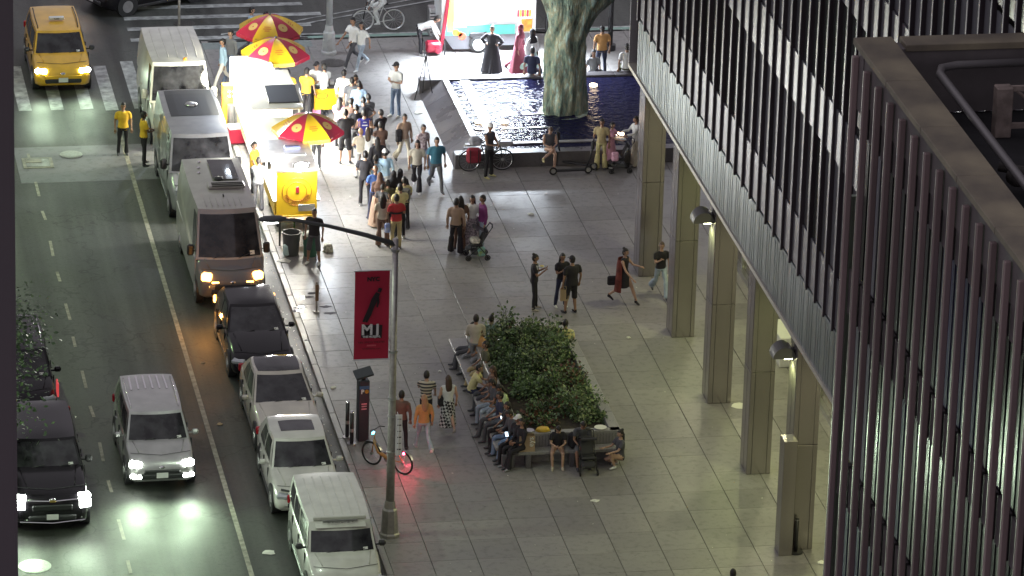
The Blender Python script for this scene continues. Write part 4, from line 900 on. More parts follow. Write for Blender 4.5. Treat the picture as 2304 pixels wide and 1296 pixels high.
p=G(646,572); o=empty('water_jug',(p.x-.0,p.y-.12,0),.05,'pale blue water jug on the pavement below the yellow cart','jug'); q=MB(); q.box((0,0,.19),(.28,.2,.38),0,bev=.05); q.build('jug_body',mat('jug_plastic',(.5,.68,.68),.4),o); MB().tube([(-.06,0,.38),(-.04,0,.44),(.05,0,.44),(.07,0,.38)],.015,6).build('handle',M_white,o); MB().cyl((.09,0,.40),.025,.05,10).build('cap',M_white,o)
o=bag_shape('food_bag',mat('mixed_bag',(.35,.3,.18),.6,var=.6,scale=12,vcol2=(.75,.75,.65)),.32,.24,.28,5); p=G(738,566); o.location=(p.x,p.y,0); tag(o,'small heaped white and brown bag beside the man in black','bag')
q=MB().cyl((0,0,.12),.035,.24,12); q.cyl((0,0,.27),.015,.08,8); q=q.build('dark_bottle',mat('bottle_green',(.02,.05,.01),.2)); p=G(659,575); q.location=(p.x+.05,p.y+.15,.84); tag(q,'dark green bottle standing on the board across the bins','bottle')
# ================================================================= FOOD TRAILER top centre
ft=empty('food_trailer',(7.2,16.35,0),0,'brilliantly lit white food trailer with teal lower band at top centre','food trailer')
M_trw=mat('trailer_white',(.62,.64,.64),.4,var=.06,scale=2); M_teal=mat('trailer_teal',(.1,.5,.42),.5,var=.15,scale=3)
TL,TR=-1.62,1.62
MB().box((0,.75,1.75),(3.24,1.5,2.3),0,bev=.03).build('body',M_trw,ft)
MB().box((-.35,-.012,.78),(2.5,.02,.34),0).build('teal_band',M_teal,ft)
sk=MB(); sk.add([(-1.55,-.02,.62),(-1.2,-.02,.12),(.2,-.02,.12),(.3,-.02,.62),(-1.55,.1,.62),(-1.2,.1,.12),(.2,.1,.12),(.3,.1,.62)],[(0,1,2,3),(7,6,5,4),(0,4,5,1),(1,5,6,2),(2,6,7,3)]); sk.box((1.0,.03,.42),(1.2,.1,.4)); sk.build('skirt',mat('skirt_grey',(.1,.1,.11),.5),ft)
we=empty('wheel',(0,0,0)); we.parent=ft; we.location=(-.35,-.08,.3)
link('tyre',WT,we,scale=(.8,.9,.9)); link('rim',mat and MB().cyl((0,0,0),.2,.2,20,0,axis='X').mesh('rim',M_white,True),we); we.rotation_euler=(0,0,PI/2)
MB().box((-.35,-.06,.62),(.62,.1,.2),0,bev=.03).build('mudguard',M_black,ft)
for i,(x,z,w_,h_,c) in enumerate([(-1.3,1.5,.22,1.5,(.8,.75,.1)),(-.75,1.6,.6,.7,(.8,.78,.7)),(.1,1.7,.8,.8,(.78,.8,.74)),(-1.0,.98,.5,.2,(.7,.75,.7))]):
    MB().box((x,-.02,z),(w_,.02,h_),0,bev=.004).build('menu_panel',mat('menu_print_%d'%i,c,.4,emit=.2,ecol=(.95,1,1),var=.2,scale=6),ft)
MB().box((.2,-.03,2.35),(.3,.02,.35)).build('teal_sign',mat('pale_teal',(.35,.6,.5),.5),ft)
for (x,z,r,c) in((-1.12,.72,.11,(.85,.6,.05)),(-.98,.66,.09,(.8,.3,.05)),(-.9,.58,.13,(.7,.1,.05))): MB().cyl((x,-.03,z),r,.02,16,0,axis='Y').build('fruit_print',mat('fruit_%d'%int(r*100),c,.5),ft)
MB().box((-1.5,-.04,1.1),(.12,.08,1.6),0,rz=0,ry=.12,bev=.01).build('red_trim',P_ored,ft)
# serving hatch, counter with drinks
MB().box((.6,-.22,1.28),(1.6,.4,.05),0,bev=.01).build('counter',M_ss,ft); MB().box((.35,-.02,1.72),(1.1,.03,.8)).build('serving_hatch',mat('hatch_lit',(.9,.95,.95),.5,emit=1.5,ecol=(.95,1,1)),ft)
MB().box((1.3,-.05,.95),(.36,.06,.5),0,bev=.01).build('orange_sign',M_or,ft)
for k in range(6):
    q=MB().cyl((0,0,.11),.035,.22,8,0).build('drink_bottle',[P_ored,M_or][k%2]); q.location=(7.2+.95+.08*k,16.35-.28,1.305); tag(q,['red drink bottle at the left end of the row on the trailer counter','orange drink bottle second from left on the trailer counter','red drink bottle left of centre on the trailer counter','orange drink bottle right of centre on the trailer counter','red drink bottle second from right on the trailer counter','orange drink bottle at the right end of the row on the trailer counter'][k],'bottle','drink bottles on the trailer counter')
aw=MB(); aw.box((0,-.55,2.86),(3.2,1.1,.05),0,rx=-.06,bev=.01); aw.build('awning',M_trw,ft)
for x in(-1.1,0,1.1): MB().box((x,-.6,2.80),(.9,.06,.04),0).build('strip_light',M_hot,ft)
lamp('AREA','awning_light',(0,-1.15,2.72),1500,(.8,.89,1),rot=(R(-24),0,0),parent=ft,sx=3,sy=.3,spread=120)
lamp('AREA','awning_light',(0,-1.12,2.72),90,(.92,.97,1),rot=(R(70),0,0),parent=ft,sx=3,sy=.2)
MB().tube([(1.62,.6,.5),(2.3,.6,.5)],.05,6).build('tow_bar',M_black,ft); MB().tube([(2.1,.6,.1),(2.1,.6,1.0)],.05,6).build('jack_stand',M_black,ft)
# generator beside the trailer
p=G(975,122); o=empty('generator',(p.x,p.y,0),0,'red portable generator with black frame under the bending man','generator')
MB().box((0,0,.28),(.55,.4,.36),0,bev=.07).build('engine_body',P_ored,o); 
for sx in(-1,1): MB().tube([(sx*.34,-.24,.04),(sx*.34,-.24,.5),(sx*.34,.24,.5),(sx*.34,.24,.04)],.02,6).build('frame_tube',M_black,o)
MB().cyl((.12,-.22,.2),.11,.06,14,0,axis='Y').build('recoil_cover',P_ored,o)
p=G(978,95); o=empty('grey_cabinet',(p.x+.05,p.y+.25,0),0,'grey louvred cabinet at the left end of the trailer','cabinet'); MB().box((0,0,.7),(.5,.4,1.0),0,bev=.02).build('cabinet_body',M_alu,o)
for k in range(7): MB().box((0,-.21,.35+.11*k),(.42,.02,.03)).build('louvre',M_dgr,o)
# ================================================================= POLES AND SMALL STREET FURNITURE
def lamppost(x,y,lab,arm=-2.92,h=8.3,banner=True,m=None,power=300,col=(.78,1,.74)):
    m=m or M_galv; o=empty('lamp_post',(x,y,0),0,lab,'lamp post','street lamp posts')
    n=8; b=MB(); rings=[[(r*math.cos(2*PI*(i+.5)/n),r*math.sin(2*PI*(i+.5)/n),z) for i in range(n)] for z,r in((0,.27),(.08,.27),(.12,.235),(.75,.20),(.8,.16),(1.0,.13))]
    b.loft(rings); b.build('base',m,o); MB().tube([(0,0,.9),(0,0,4),(0,0,h)],[.115,.095,.075],12).build('shaft',m,o,'all')
    a=MB(); a.tube([(0,0,h-.15),(arm*.25,-0,h+.12),(arm*.6,0,h+.42),(arm*.9,-.02,h+.62),(arm,-.02,h+.64)],[.075,.065,.05,.045,.04],8); a.build('arm',M_dgr if banner else m,o,'all')
    hd=MB(); hd.sphere((arm-.25,0,h+.66),(.38,.16,.085),14,8); hd.build('lamp_head',M_dgr,o,'all'); MB().box((arm-.3,0,h+.58),(.36,.2,.02)).build('lamp_lens',M_hot,o)
    for z in(h-.3,5.2,3.9): MB().cyl((0,0,z),.115,.07,12).build('collar',M_alu,o)
    if power: lamp('SPOT','street_lamp_light',(arm-.3,0,h+.5),power,col,.15,parent=o,spot=R(150),blend=.5)
    return o
lp=lamppost(-2.05,-22.67,'tall lamp post with red theatre banner at the kerb')
# banner
M_ban=mat('banner_red',(.42,.012,.045),.55,var=.12,scale=1.5,stretch=(1,1,.4))
bx0,bx1=-1.03,-.13; bz0,bz1=5.0,7.45
b=MB(); b.grid(lambda u,v:Vector((lerp(bx0,bx1,u),.02*math.sin(v*9+u*3)*math.sin(PI*u),lerp(bz0,bz1,v))),8,18); bn=b.build('banner',M_ban,lp,'all')
for z in(bz0,bz1): MB().tube([(0,0,z),(bx0-.03,0,z)],.016,6).build('banner_rod',M_alu,lp)
def btxt(t,size,x,z,m,bold=0): link('banner_lettering',text_mesh(t,size,m,.002,bold=bold),bn,((bx0+bx1)/2+x,-.045,z),(PI/2,0,0))
M_bw=mat('print_white',(.7,.68,.68),.6); M_bk=mat('print_black',(.02,.01,.015),.6)
btxt('NYC',.155,.02,7.23,M_bk,.008); MB().box(((bx0+bx1)/2+.0,-.036,5.79),(.54,.004,.36),0,ry=.04).build('print_block',M_bk,bn)
btxt('M',.40,-.12,5.83,M_bw,.012); btxt('J',.40,.15,5.83,M_bw,.012); btxt('THE MUSICAL',.076,-.0,5.645,M_bw,.003); btxt('NEIL SIMON THEATRE',.07,0,5.49,M_bk); btxt('MJTHEMUSICAL.COM',.05,0,5.31,M_bk)
MB().box(((bx0+bx1)/2,-.036,5.40),(.24,.004,.045)).build('print_block',mat('print_pink',(.6,.08,.12),.6),bn)
# plain slanted dark figure shape standing in for the printed artwork
fg=MB(); 
def lf(pts,rad): fg.tube([((bx0+bx1)/2+a,-.038,z) for a,z in pts],[(r_,.003) for r_ in rad],8)
lf([(-.22,6.06),(-.12,6.28),(-.02,6.48)],[.03,.04,.06]); lf([(-.15,6.05),(-.05,6.27),(.0,6.48)],[.03,.04,.06]); lf([(-.02,6.46),(.06,6.66),(.15,6.85)],[.07,.085,.06]); lf([(.14,6.8),(.16,6.6),(.13,6.45)],[.03,.03,.02]); lf([(.17,6.87),(.21,6.98)],[.05,.045])
fg.build('print_figure',M_bk,bn)
s=MB().box((.16,-.02,2.9),(.012,.3,1.1)).build('regulation_sign',M_bw,lp); s.rotation_euler=(0,0,0)
s2=MB().box((.17,-.13,2.9),(.17,.012,1.15),0,bev=.003).build('sign_plate',M_bw,lp)
for k in range(6): MB().box((.18,-.14,3.35-.17*k),(.1,.004,.02+.012*(k%2))).build('sign_print',M_bk,s2)
for z in(3.4,2.4,3.9,.9): MB().cyl((0,0,z),.125,.03,12).build('band_clamp',M_alu,lp)
lamppost(1.83,16.65,'white-lit lamp post with octagonal base near the cross street corner',arm=-2.6,banner=False,m=mat('pole_pale',(.5,.52,.52),.4,.3),power=950,col=(.74,.85,1))
lamppost(-17.2,2.5,'lamp post on the far pavement across the street',arm=4.2,banner=False,power=1550,col=(.62,1,.42),h=9)
lamppost(-17.2,-30,'unseen lamp post added on the far pavement beyond the pickup',arm=4.2,banner=False,power=1300,col=(.7,1,.6),h=9)  # lamp added out of view to light the lower road
lamppost(19.5,17.0,'unseen lamp post added by the cross street behind the tower',arm=-2.5,banner=False,power=800,col=(.85,.92,1))  # hidden lamp added to brighten the cross street
p=G(1372,112); o=empty('black_signal_pole',(p.x,p.y,0),0,'slim black pole behind the bronze column at the kerb','pole'); MB().tube([(0,0,0),(0,0,5.5)],.09,10).build('shaft',M_black,o,'all'); MB().cyl((0,0,.1),.2,.2,12).build('base',M_black,o)
p=G(403,80); o=empty('grey_signpost',(p.x,p.y,RZ),0,'thin grey signpost on the cross street median at top','pole'); MB().tube([(0,0,0),(0,0,2.9)],.045,8).build('shaft',M_galv,o,'all'); MB().cyl((0,0,.05),.16,.1,12).build('base',M_galv,o); MB().box((0,0,2.5),(.45,.03,.5),0,bev=.01).build('sign_plate',M_dgr,o)
# pay meter
p=G(815,990); o=empty('parking_meter',(p.x,p.y,0),R(6),'dark parking pay station with tilted solar panel','parking meter')
MB().box((0,0,.9),(.31,.26,1.8),0,bev=.025).build('cabinet',mat('meter_navy',(.035,.04,.05),.45,.2),o)
MB().box((0,.0,1.86),(.1,.1,.14)).build('neck',M_black,o); q=MB().box((0,0,1.98),(.5,.36,.07),0,bev=.01,ry=-.22,rx=.35).build('solar_panel',mat('solar_dark',(.05,.06,.06),.3,.3),o)
link('meter_letter',text_mesh('P',.17,M_bw,bold=.006),o,(-.05,-.137,1.48),(PI/2,0,0)); MB().cyl((.07,-.135,1.48),.055,.012,16,0,axis='Y').build('meter_badge',M_or,o)
MB().box((0,-.135,1.6),(.27,.012,.09)).build('blue_strip',mat('meter_blue',(.05,.12,.25),.5),o)
for z in(1.12,1.05,.97): MB().box((0,-.135,z),(.15,.01,.035)).build('instruction_plate',M_alu,o)
# two black kick-scooter posts
def kick(px,py,lab,h):
    p=G(px,py); o=empty('steel_post',(p.x,p.y,0),0,lab,'post','short steel posts by the meter'); MB().tube([(0,0,.03),(0,0,h)],.055,12).build('tube',M_blackm,o,'all'); MB().sphere((0,0,h),(.062,.062,.04),10,6).build('cap',M_chrome,o,'all'); MB().cyl((0,0,.02),.13,.04,14).build('foot',M_alu,o); MB().cyl((0,0,h*.45),.058,.1,12).build('reflective_band',M_galv,o)
kick(781,985,'taller black steel post left of the parking meter',1.05); kick(791,1000,'shorter black steel post nearer the parking meter',.95)
p=G(712,703); o=empty('meter_stub',(p.x,p.y,0),0,'bare rusty stub post standing alone on the wet pavement by the black car','post'); MB().tube([(0,0,0),(0,0,.95)],.032,8).build('tube',M_galv,o); MB().box((.01,0,.62),(.09,.08,.5),0,bev=.01).build('sleeve',mat('rusty',(.2,.12,.07),.8,var=.3,scale=15),o); MB().cyl((0,0,.02),.09,.04,12).build('foot',M_galv,o)
# bollard at column 5
p=G(1790,1243); o=empty('black_bollard',(p.x,p.y,0),0,'slim black bollard on a round foot beside the fifth column','bollard'); MB().tube([(0,0,0),(0,0,.98)],.05,12).build('tube',M_black,o,'all'); MB().cyl((0,0,.02),.19,.04,20).build('foot',M_black,o); MB().cyl((0,0,.93),.053,.02,12).build('ring',M_alu,o)
# easel
p=G(955,222); o=empty('easel_stand',(p.x,p.y,0),0,'tall thin black A-frame easel standing at the fountain corner','easel')
for a_,b_ in(((-.34,-.1,0),(0.02,0,1.5)),((.28,-.1,0),(.02,0,1.5)),((0,.4,0),(.02,0,1.45))): MB().tube([a_,b_],.018,6).build('leg',M_black,o)
# ---------------------------------------------------------------- bicycles
def bicycle(lab,loc,yaw,mfr,name='bicycle',r=.33,cargo=None,lit=False,fat=False,m_tyre=M_rub):
    o=empty(name,loc,yaw,lab,'bicycle'); wbx=.53
    for x in(-wbx,wbx):
        we=bpy.data.objects.new('wheel',None); COL.objects.link(we); we.parent=o; we.location=(x,0,r)
        MB().torus((0,0,0),r-.02,.022 if not fat else .032,26,6,0,'Y').build('tyre',m_tyre,we,'all'); s=MB(); s.torus((0,0,0),r-.045,.01,26,4,0,'Y')
        for k in range(14): a=2*PI*k/14; s.tube([(0,0,0),(math.cos(a)*(r-.04),0,math.sin(a)*(r-.04))],.0035,3)
        s.cyl((0,0,0),.04,.08,8,0,axis='Y'); s.build('spoked_rim',M_alu,we)
    f=MB()
    if fat:
        f.tube([(-wbx+.06,0,.75),(-.3,0,.42),(.0,0,.33),(.2,0,.40)],[.04,.05,.055,.04],8); f.tube([(.05,0,.34),(.17,0,.72)],.03,8)
    else:
        f.tube([(-wbx+.1,0,.82),(-.02,0,.3)],.02,6); f.tube([(-wbx+.08,0,.88),(.16,0,.86)],.018,6); f.tube([(-.02,0,.3),(.18,0,.92)],.018,6)
    f.tube([(-.02,0,.3),(wbx,0,r)],.014,6); f.tube([(.16,0,.82),(wbx,0,r)],.012,6); f.build('frame',mfr,o,'all')
    MB().tube([(-wbx,0,r),(-wbx+.08,0,.8),(-wbx+.12,0,1.02)],.018,6).build('fork',mfr if fat else M_black,o,'all')
    MB().tube([(-wbx+.2,-.3,1.06),(-wbx+.1,-.2,1.08),(-wbx+.08,0,1.04),(-wbx+.1,.2,1.08),(-wbx+.2,.3,1.06)],.014,6).build('handlebar',M_black,o,'all')
    MB().box((.2,0,.96),(.27,.15,.06),0,bev=.025).build('saddle',M_black,o)
    MB().tube([(-.02,0,.3),(.19,0,.94)],.014,6).build('seat_post',M_alu,o)
    c=MB(); c.cyl((-.02,0,.3),.09,.03,16,0,axis='Y'); c.tube([(-.02,-.08,.3),(.12,-.08,.2)],.012,5); c.tube([(-.02,.08,.3),(-.16,.08,.4)],.012,5); c.box((.12,-.12,.2),(.09,.07,.02)); c.box((-.16,.12,.4),(.09,.07,.02)); c.build('crank',M_dgr,o)
    for x in(-wbx,wbx):
        g=MB(); rr_=r+.035; g.grid(lambda u,v:Vector((x+rr_*math.cos(PI*(.15+.75*u)),(v-.5)*.07,r+rr_*math.sin(PI*(.15+.75*u)))),10,1); g.build('mudguard',M_black if not fat else M_alu,o,'all')
    if fat or lit: MB().box((-wbx+.04,0,.93),(.06,.12,.06),0,bev=.015).build('front_light',mat('cyan_lamp_lit',(.1,.6,1),.3,emit=9,ecol=(.1,.65,1)) if lit else M_alu,o)
    return o
p0=G(838,1045); p1=G(904,1066); an=math.atan2(p1.y-p0.y,p1.x-p0.x)
eb=bicycle('orange hire e-bike with blue front light and glowing red tail light by the lamp post',((p0.x+p1.x)/2,(p0.y+p1.y)/2,0),an,mat('ebike_orange',(.4,.18,.05),.4,var=.1),fat=True,lit=True,name='hire_bike')
MB().box((.57,0,.62),(.05,.12,.07),0,bev=.015).build('tail_light',M_tlit,eb); lamp('POINT','tail_light_glow',(.70,0,.55),26,(1,.06,.12),.03,parent=eb); MB().tube([(.02,.05,.3),(.1,.2,.01)],.012,5).build('kickstand',M_black,eb)
cb=bicycle('courier bicycle with red pannier bag leaning at the fountain wall',(5.15,4.72,0),PI+.02,mat('bike_grey',(.2,.2,.21),.4,.4),r=.36); cb.rotation_euler=(R(0),0,PI+.02)
rk=MB(); rk.box((.52,0,.8),(.42,.16,.02)); rk.build('rack',M_black,cb)
def sack(name,lab,loc,sz,m,straps=True,rz=0,cat='bag'):
    o=empty(name,loc,rz,lab,cat); mb=MB(); mb.box((0,0,sz[2]/2),sz,0,bev=min(sz)*.3); mb.build('bag_body',m,o,True); MB().box((0,-sz[1]/2-.01,sz[2]*.32),(sz[0]*.7,.05,sz[2]*.4),0,bev=.02).build('front_pocket',m,o)
    if straps:
        for sx in(-1,1): MB().box((sx*sz[0]*.28,-sz[1]/2-.03,sz[2]*.5),(.025,.015,sz[2]*.9)).build('strap',M_black,o)
    return o
sack('pannier_bag','dark red pannier bag with black straps on the courier bicycle',(4.72,4.5,.36),(.46,.24,.5),mat('red_canvas',(.3,.03,.05),.8,var=.2,scale=8))
sack('rolled_bundle','grey and white bundle strapped on top of the red pannier',(4.78,4.65,.88),(.4,.3,.3),mat('grey_bundle',(.3,.3,.32),.8,var=.4,scale=6),False)
sack('teal_box','pale metal basket box on the rear of the courier bicycle',(5.75,4.75,.82),(.5,.3,.16),M_alu,False)
mb_=bicycle('white bicycle ridden through the bike lane at the top',(3.9,19.3,RZ),0,M_white,m_tyre=M_white,r=.38)
# kick scooter leaning at the pool
p=G(1285,392); sco=empty('electric_scooter',(p.x,p.y,0),R(2),'black electric scooter with long deck parked at the fountain wall','scooter')
MB().box((0,0,.14),(.95,.15,.06),0,bev=.02).build('deck',M_blackm,sco); 
for x in(-.58,.55):
    w_=MB(); w_.torus((0,0,0),.1,.03,18,6,0,'Y'); w_=w_.build('wheel',M_rub,sco,'all'); w_.location=(x,0,.13); MB().cyl((0,0,0),.075,.04,14,0,axis='Y').build('hub',M_alu,w_)
MB().tube([(.48,0,.18),(.62,0,.6),(.70,0,1.15)],.028,8).build('stem',M_black,sco,'all'); MB().tube([(.70,-.25,1.15),(.70,.25,1.15)],.016,6).build('handlebar',M_black,sco)
MB().box((.66,-.04,.95),(.12,.1,.3),0,bev=.04).build('battery_pack',M_black,sco)
p=G(1265,350); sc2=copy_tree(sco,None,'second black scooter standing behind the long deck one'); sc2.location=(p.x+.25,4.75,0); sc2.rotation_euler=(0,0,R(150)); sc2['group']='scooters at the fountain wall'; sco['group']='scooters at the fountain wall'
# strollers
def stroller(lab,loc,yaw,m=M_black):
    o=empty('stroller',loc,yaw,lab,'stroller','strollers')
    for x in(-.28,.30):
        for y in(-.24,.24):
            w_=MB(); w_.torus((0,0,0),.075,.018,16,6,0,'Y'); w_.cyl((0,0,0),.05,.025,10,0,axis='Y'); w_=w_.build('wheel',M_rub,o,'all'); w_.location=(x,y,.085)
    for y in(-.22,.22): MB().tube([(-.28,y,.12),(.05,y,.42),(.34,y,.92),(.42,y,1.04)],.014,6).build('frame_tube',M_blackm,o,'all'); MB().tube([(.30,y,.12),(.0,y,.5)],.014,6).build('cross_tube',M_blackm,o)
    MB().tube([(.42,-.22,1.04),(.46,0,1.06),(.42,.22,1.04)],.02,8).build('push_bar',M_black,o,'all')
    MB().box((-.02,0,.46),(.36,.38,.08),0,bev=.03).build('seat',m,o); MB().box((.19,0,.70),(.07,.38,.52),0,ry=.45,bev=.03).build('backrest',m,o); MB().box((-.25,0,.33),(.2,.34,.05),0,ry=-.5,bev=.02).build('footrest',m,o)
    c=MB(); c.grid(lambda u,v:Vector((.30-.42*math.sin(u*PI*.55),(v-.5)*.44,.82+.2*math.sin(u*PI*.75))),8,4); c.build('canopy',m,o,'all')
    MB().box((.02,0,.22),(.38,.34,.14),0,bev=.04).build('basket',M_dgr,o); return o
p=G(1073,583); stroller('black buggy with child blankets beside the woman in the floral skirt',(p.x,p.y+.1,0),0)
sack('blanket_bundle','pale patterned blanket bundle lying in the buggy seat',(p.x-.05,p.y+.1,.5),(.3,.3,.16),mat('blanket',(.55,.52,.45),.8,var=.5,scale=14),False,cat='blanket')
sack('shopping_bag','yellow and teal shopping bag in the buggy basket',(p.x+.12,p.y-.02,.1),(.24,.12,.3),mat('bag_lime',(.5,.6,.1),.5,var=.4,scale=9,vcol2=(.2,.5,.6)),False)
p=G(1322,1064); p.y=-19.2; stroller('black pram facing the seated father at the near bench',(p.x,p.y+.1,0),R(90))
p=G(1392,385); stroller('small dark buggy beside the child in pink at the fountain',(p.x,p.y,0),R(0))
sack('pink_backpack','small pale pink backpack hanging from the buggy by the fountain',(G(1383,385).x-.05,G(1383,385).y-.22,.42),(.22,.12,.3),mat('pink_pale',(.7,.4,.5),.7),False)
# street tree at the left edge
def tree(x,y,h,r,lab,n,seed):
    o=shrub(x,y,0,.01,.01,seed,2,lab,[1],name='street_tree',group='street trees'); 
    for c in list(o.children): bpy.data.objects.remove(c)
    rr=random.Random(seed); MB().tube([(0,0,0),(.05,0,h*.3),(0,.05,h*.62)],[.17,.12,.08],10).build('trunk',M_leaf[4],o,'all')
    br=MB(); tips=[]
    for k in range(26):
        a=rr.uniform(0,2*PI); q=r*math.sqrt(rr.random()); t=Vector((q*math.cos(a),q*math.sin(a),h*.62+rr.uniform(-.3,1)*h*.3)); tips.append(t); br.tube([(0,0,h*rr.uniform(.35,.6)),t*.5+Vector((0,0,h*.28)),t],[.05,.03,.01],5)
    br.build('branch',M_leaf[4],o); mb=MB()
    for k in range(n):
        t=tips[rr.randrange(len(tips))]; d=Vector((rr.gauss(0,1),rr.gauss(0,1),rr.gauss(0,.7)))*r*.17; p=t+d; L_=.13*rr.uniform(.6,1.3)
        ax=Vector((rr.gauss(0,1),rr.gauss(0,1),rr.gauss(0,.4)-.2)).normalized(); sd=ax.cross(Vector((rr.gauss(0,.5),rr.gauss(0,.5),1))).normalized()
        mb.add([p,p+ax*L_*.5+sd*L_*.3,p+ax*L_,p+ax*L_*.5-sd*L_*.3],[(0,1,2,3)],rr.choice([0,1,1]))
    mb.build('crown',M_leaf,o); return o
tree(-14.7,-20.9,6.8,2.9,'street tree overhanging the traffic lane at the left margin',16000,11)
tree(-14.9,-17.2,6.2,2.3,'second street tree over the dark car at the left margin',11000,12)

lamp('POINT','hazard_glow',(-1.25,1.6,.75),34,(1,.42,.08),.05,parent=vf)
# road studs of small debris: cigarette ends and leaves along the kerb, too small to count
db=MB(); rd_=random.Random(5)
for k in range(420):
    if k%3: x=CURBX-.25-abs(rd_.gauss(0,.35)); y=rd_.uniform(-28,14); z=RZ+.004
    else: x=rd_.uniform(-2.2,9.5); y=rd_.uniform(-27,11); z=.003
    s_=rd_.uniform(.012,.035); a=rd_.uniform(0,PI); c,s2_=math.cos(a)*s_,math.sin(a)*s_
    db.add([(x-c,y-s2_,z),(x+s2_*.6,y-c*.6,z+.002),(x+c,y+s2_,z+.012),(x-s2_*.6,y+c*.6,z+.002)],[(0,1,2,3)],rd_.choice([0,0,1]))
tag(db.build('ground_debris',[M_paper,M_tan]),'tiny scraps and cigarette ends scattered over paving and gutter','litter',kind='stuff')
# ================================================================= PEOPLE
SK=[mat('skin_light',(.45,.28,.2),.55),mat('skin_mid',(.3,.17,.11),.55),mat('skin_deep',(.13,.07,.045),.5)]
def cloth(name,c,var=.12,**k): return mat('cloth_'+name,c,.85,var=var,scale=k.pop('scale',6),bump=.25,bscale=14,**k)
C=dict(black=cloth('black',(.018,.016,.02)),white=cloth('white',(.68,.68,.66)),grey=cloth('grey',(.25,.26,.27)),dgrey=cloth('dark_grey',(.08,.08,.09)),yellow=cloth('yellow',(.7,.42,.03)),
 lyellow=cloth('pale_yellow',(.58,.52,.26)),navy=cloth('navy',(.03,.035,.07)),jean=cloth('denim',(.16,.22,.33),.25),ljean=cloth('pale_denim',(.34,.41,.48),.2),khaki=cloth('khaki',(.42,.34,.18)),
 red=cloth('red',(.42,.035,.04)),teal=cloth('teal',(.05,.17,.24)),blue=cloth('blue',(.06,.13,.4)),lblue=cloth('light_blue',(.36,.52,.66)),purple=cloth('purple',(.2,.04,.16)),tan=cloth('tan',(.33,.23,.17)),
 brown=cloth('brown',(.14,.08,.06)),pink=cloth('pink',(.6,.3,.38)),maroon=cloth('maroon',(.13,.02,.035)),beige=cloth('beige',(.48,.43,.34)),sage=cloth('sage',(.3,.42,.36)),denimshirt=cloth('denim_shirt',(.28,.38,.5)),
 orange=cloth('orange_tan',(.5,.27,.1)),olive=cloth('olive',(.1,.1,.06)),floral=cloth('floral',(.05,.04,.06),scale=18,vcol2=(.6,.52,.55)),floralp=cloth('floral_pale',(.2,.12,.14),scale=16,vcol2=(.7,.6,.6)),jersey=cloth('jersey_blue',(.05,.05,.3)),gkhaki=cloth('grey_trousers',(.12,.12,.13)),lime=cloth('lime_top',(.5,.6,.3)))
def waved(name,a,b,sc_,kind='WAVE'):
    m=bpy.data.materials.new('cloth_'+name); m.use_nodes=True; n,bb=nodes(m); L=n.links.new; tc=n.nodes.new('ShaderNodeTexCoord')
    if kind=='WAVE':
        t=n.nodes.new('ShaderNodeTexWave'); t.bands_direction='Z'; t.inputs['Scale'].default_value=sc_; cr=n.nodes.new('ShaderNodeValToRGB'); cr.color_ramp.interpolation='CONSTANT'; e=cr.color_ramp.elements; e[0].color=(*a,1); e[1].position=.5; e[1].color=(*b,1); L(tc.outputs['Object'],t.inputs[0]); L(t.outputs['Fac'],cr.inputs[0]); L(cr.outputs[0],bb.inputs['Base Color'])
    else:
        t=n.nodes.new('ShaderNodeTexChecker'); t.inputs['Scale'].default_value=sc_; t.inputs[1].default_value=(*a,1); t.inputs[2].default_value=(*b,1); mp=n.nodes.new('ShaderNodeMapping'); mp.inputs['Rotation'].default_value=(.4,.3,.78); L(tc.outputs['Object'],mp.inputs[0]); L(mp.outputs[0],t.inputs[0]); L(t.outputs[0],bb.inputs['Base Color'])
    bb.inputs['Roughness'].default_value=.85; C[name]=m
waved('striped',(.05,.05,.055),(.5,.45,.36),3.4); waved('check',(.03,.03,.035),(.55,.55,.55),14,'C')
HC=dict(dark=mat('hair_dark',(.015,.012,.011),.5,bump=.6,bscale=40),brown=mat('hair_brown',(.06,.035,.022),.5,bump=.6,bscale=40),blond=mat('hair_blond',(.35,.2,.11),.5,bump=.6,bscale=40),grey=mat('hair_grey',(.2,.19,.18),.6,bump=.6,bscale=40))
M_eye=mat('eye_dark',(.02,.015,.012),.3); M_lip=mat('lips',(.25,.08,.07),.5)
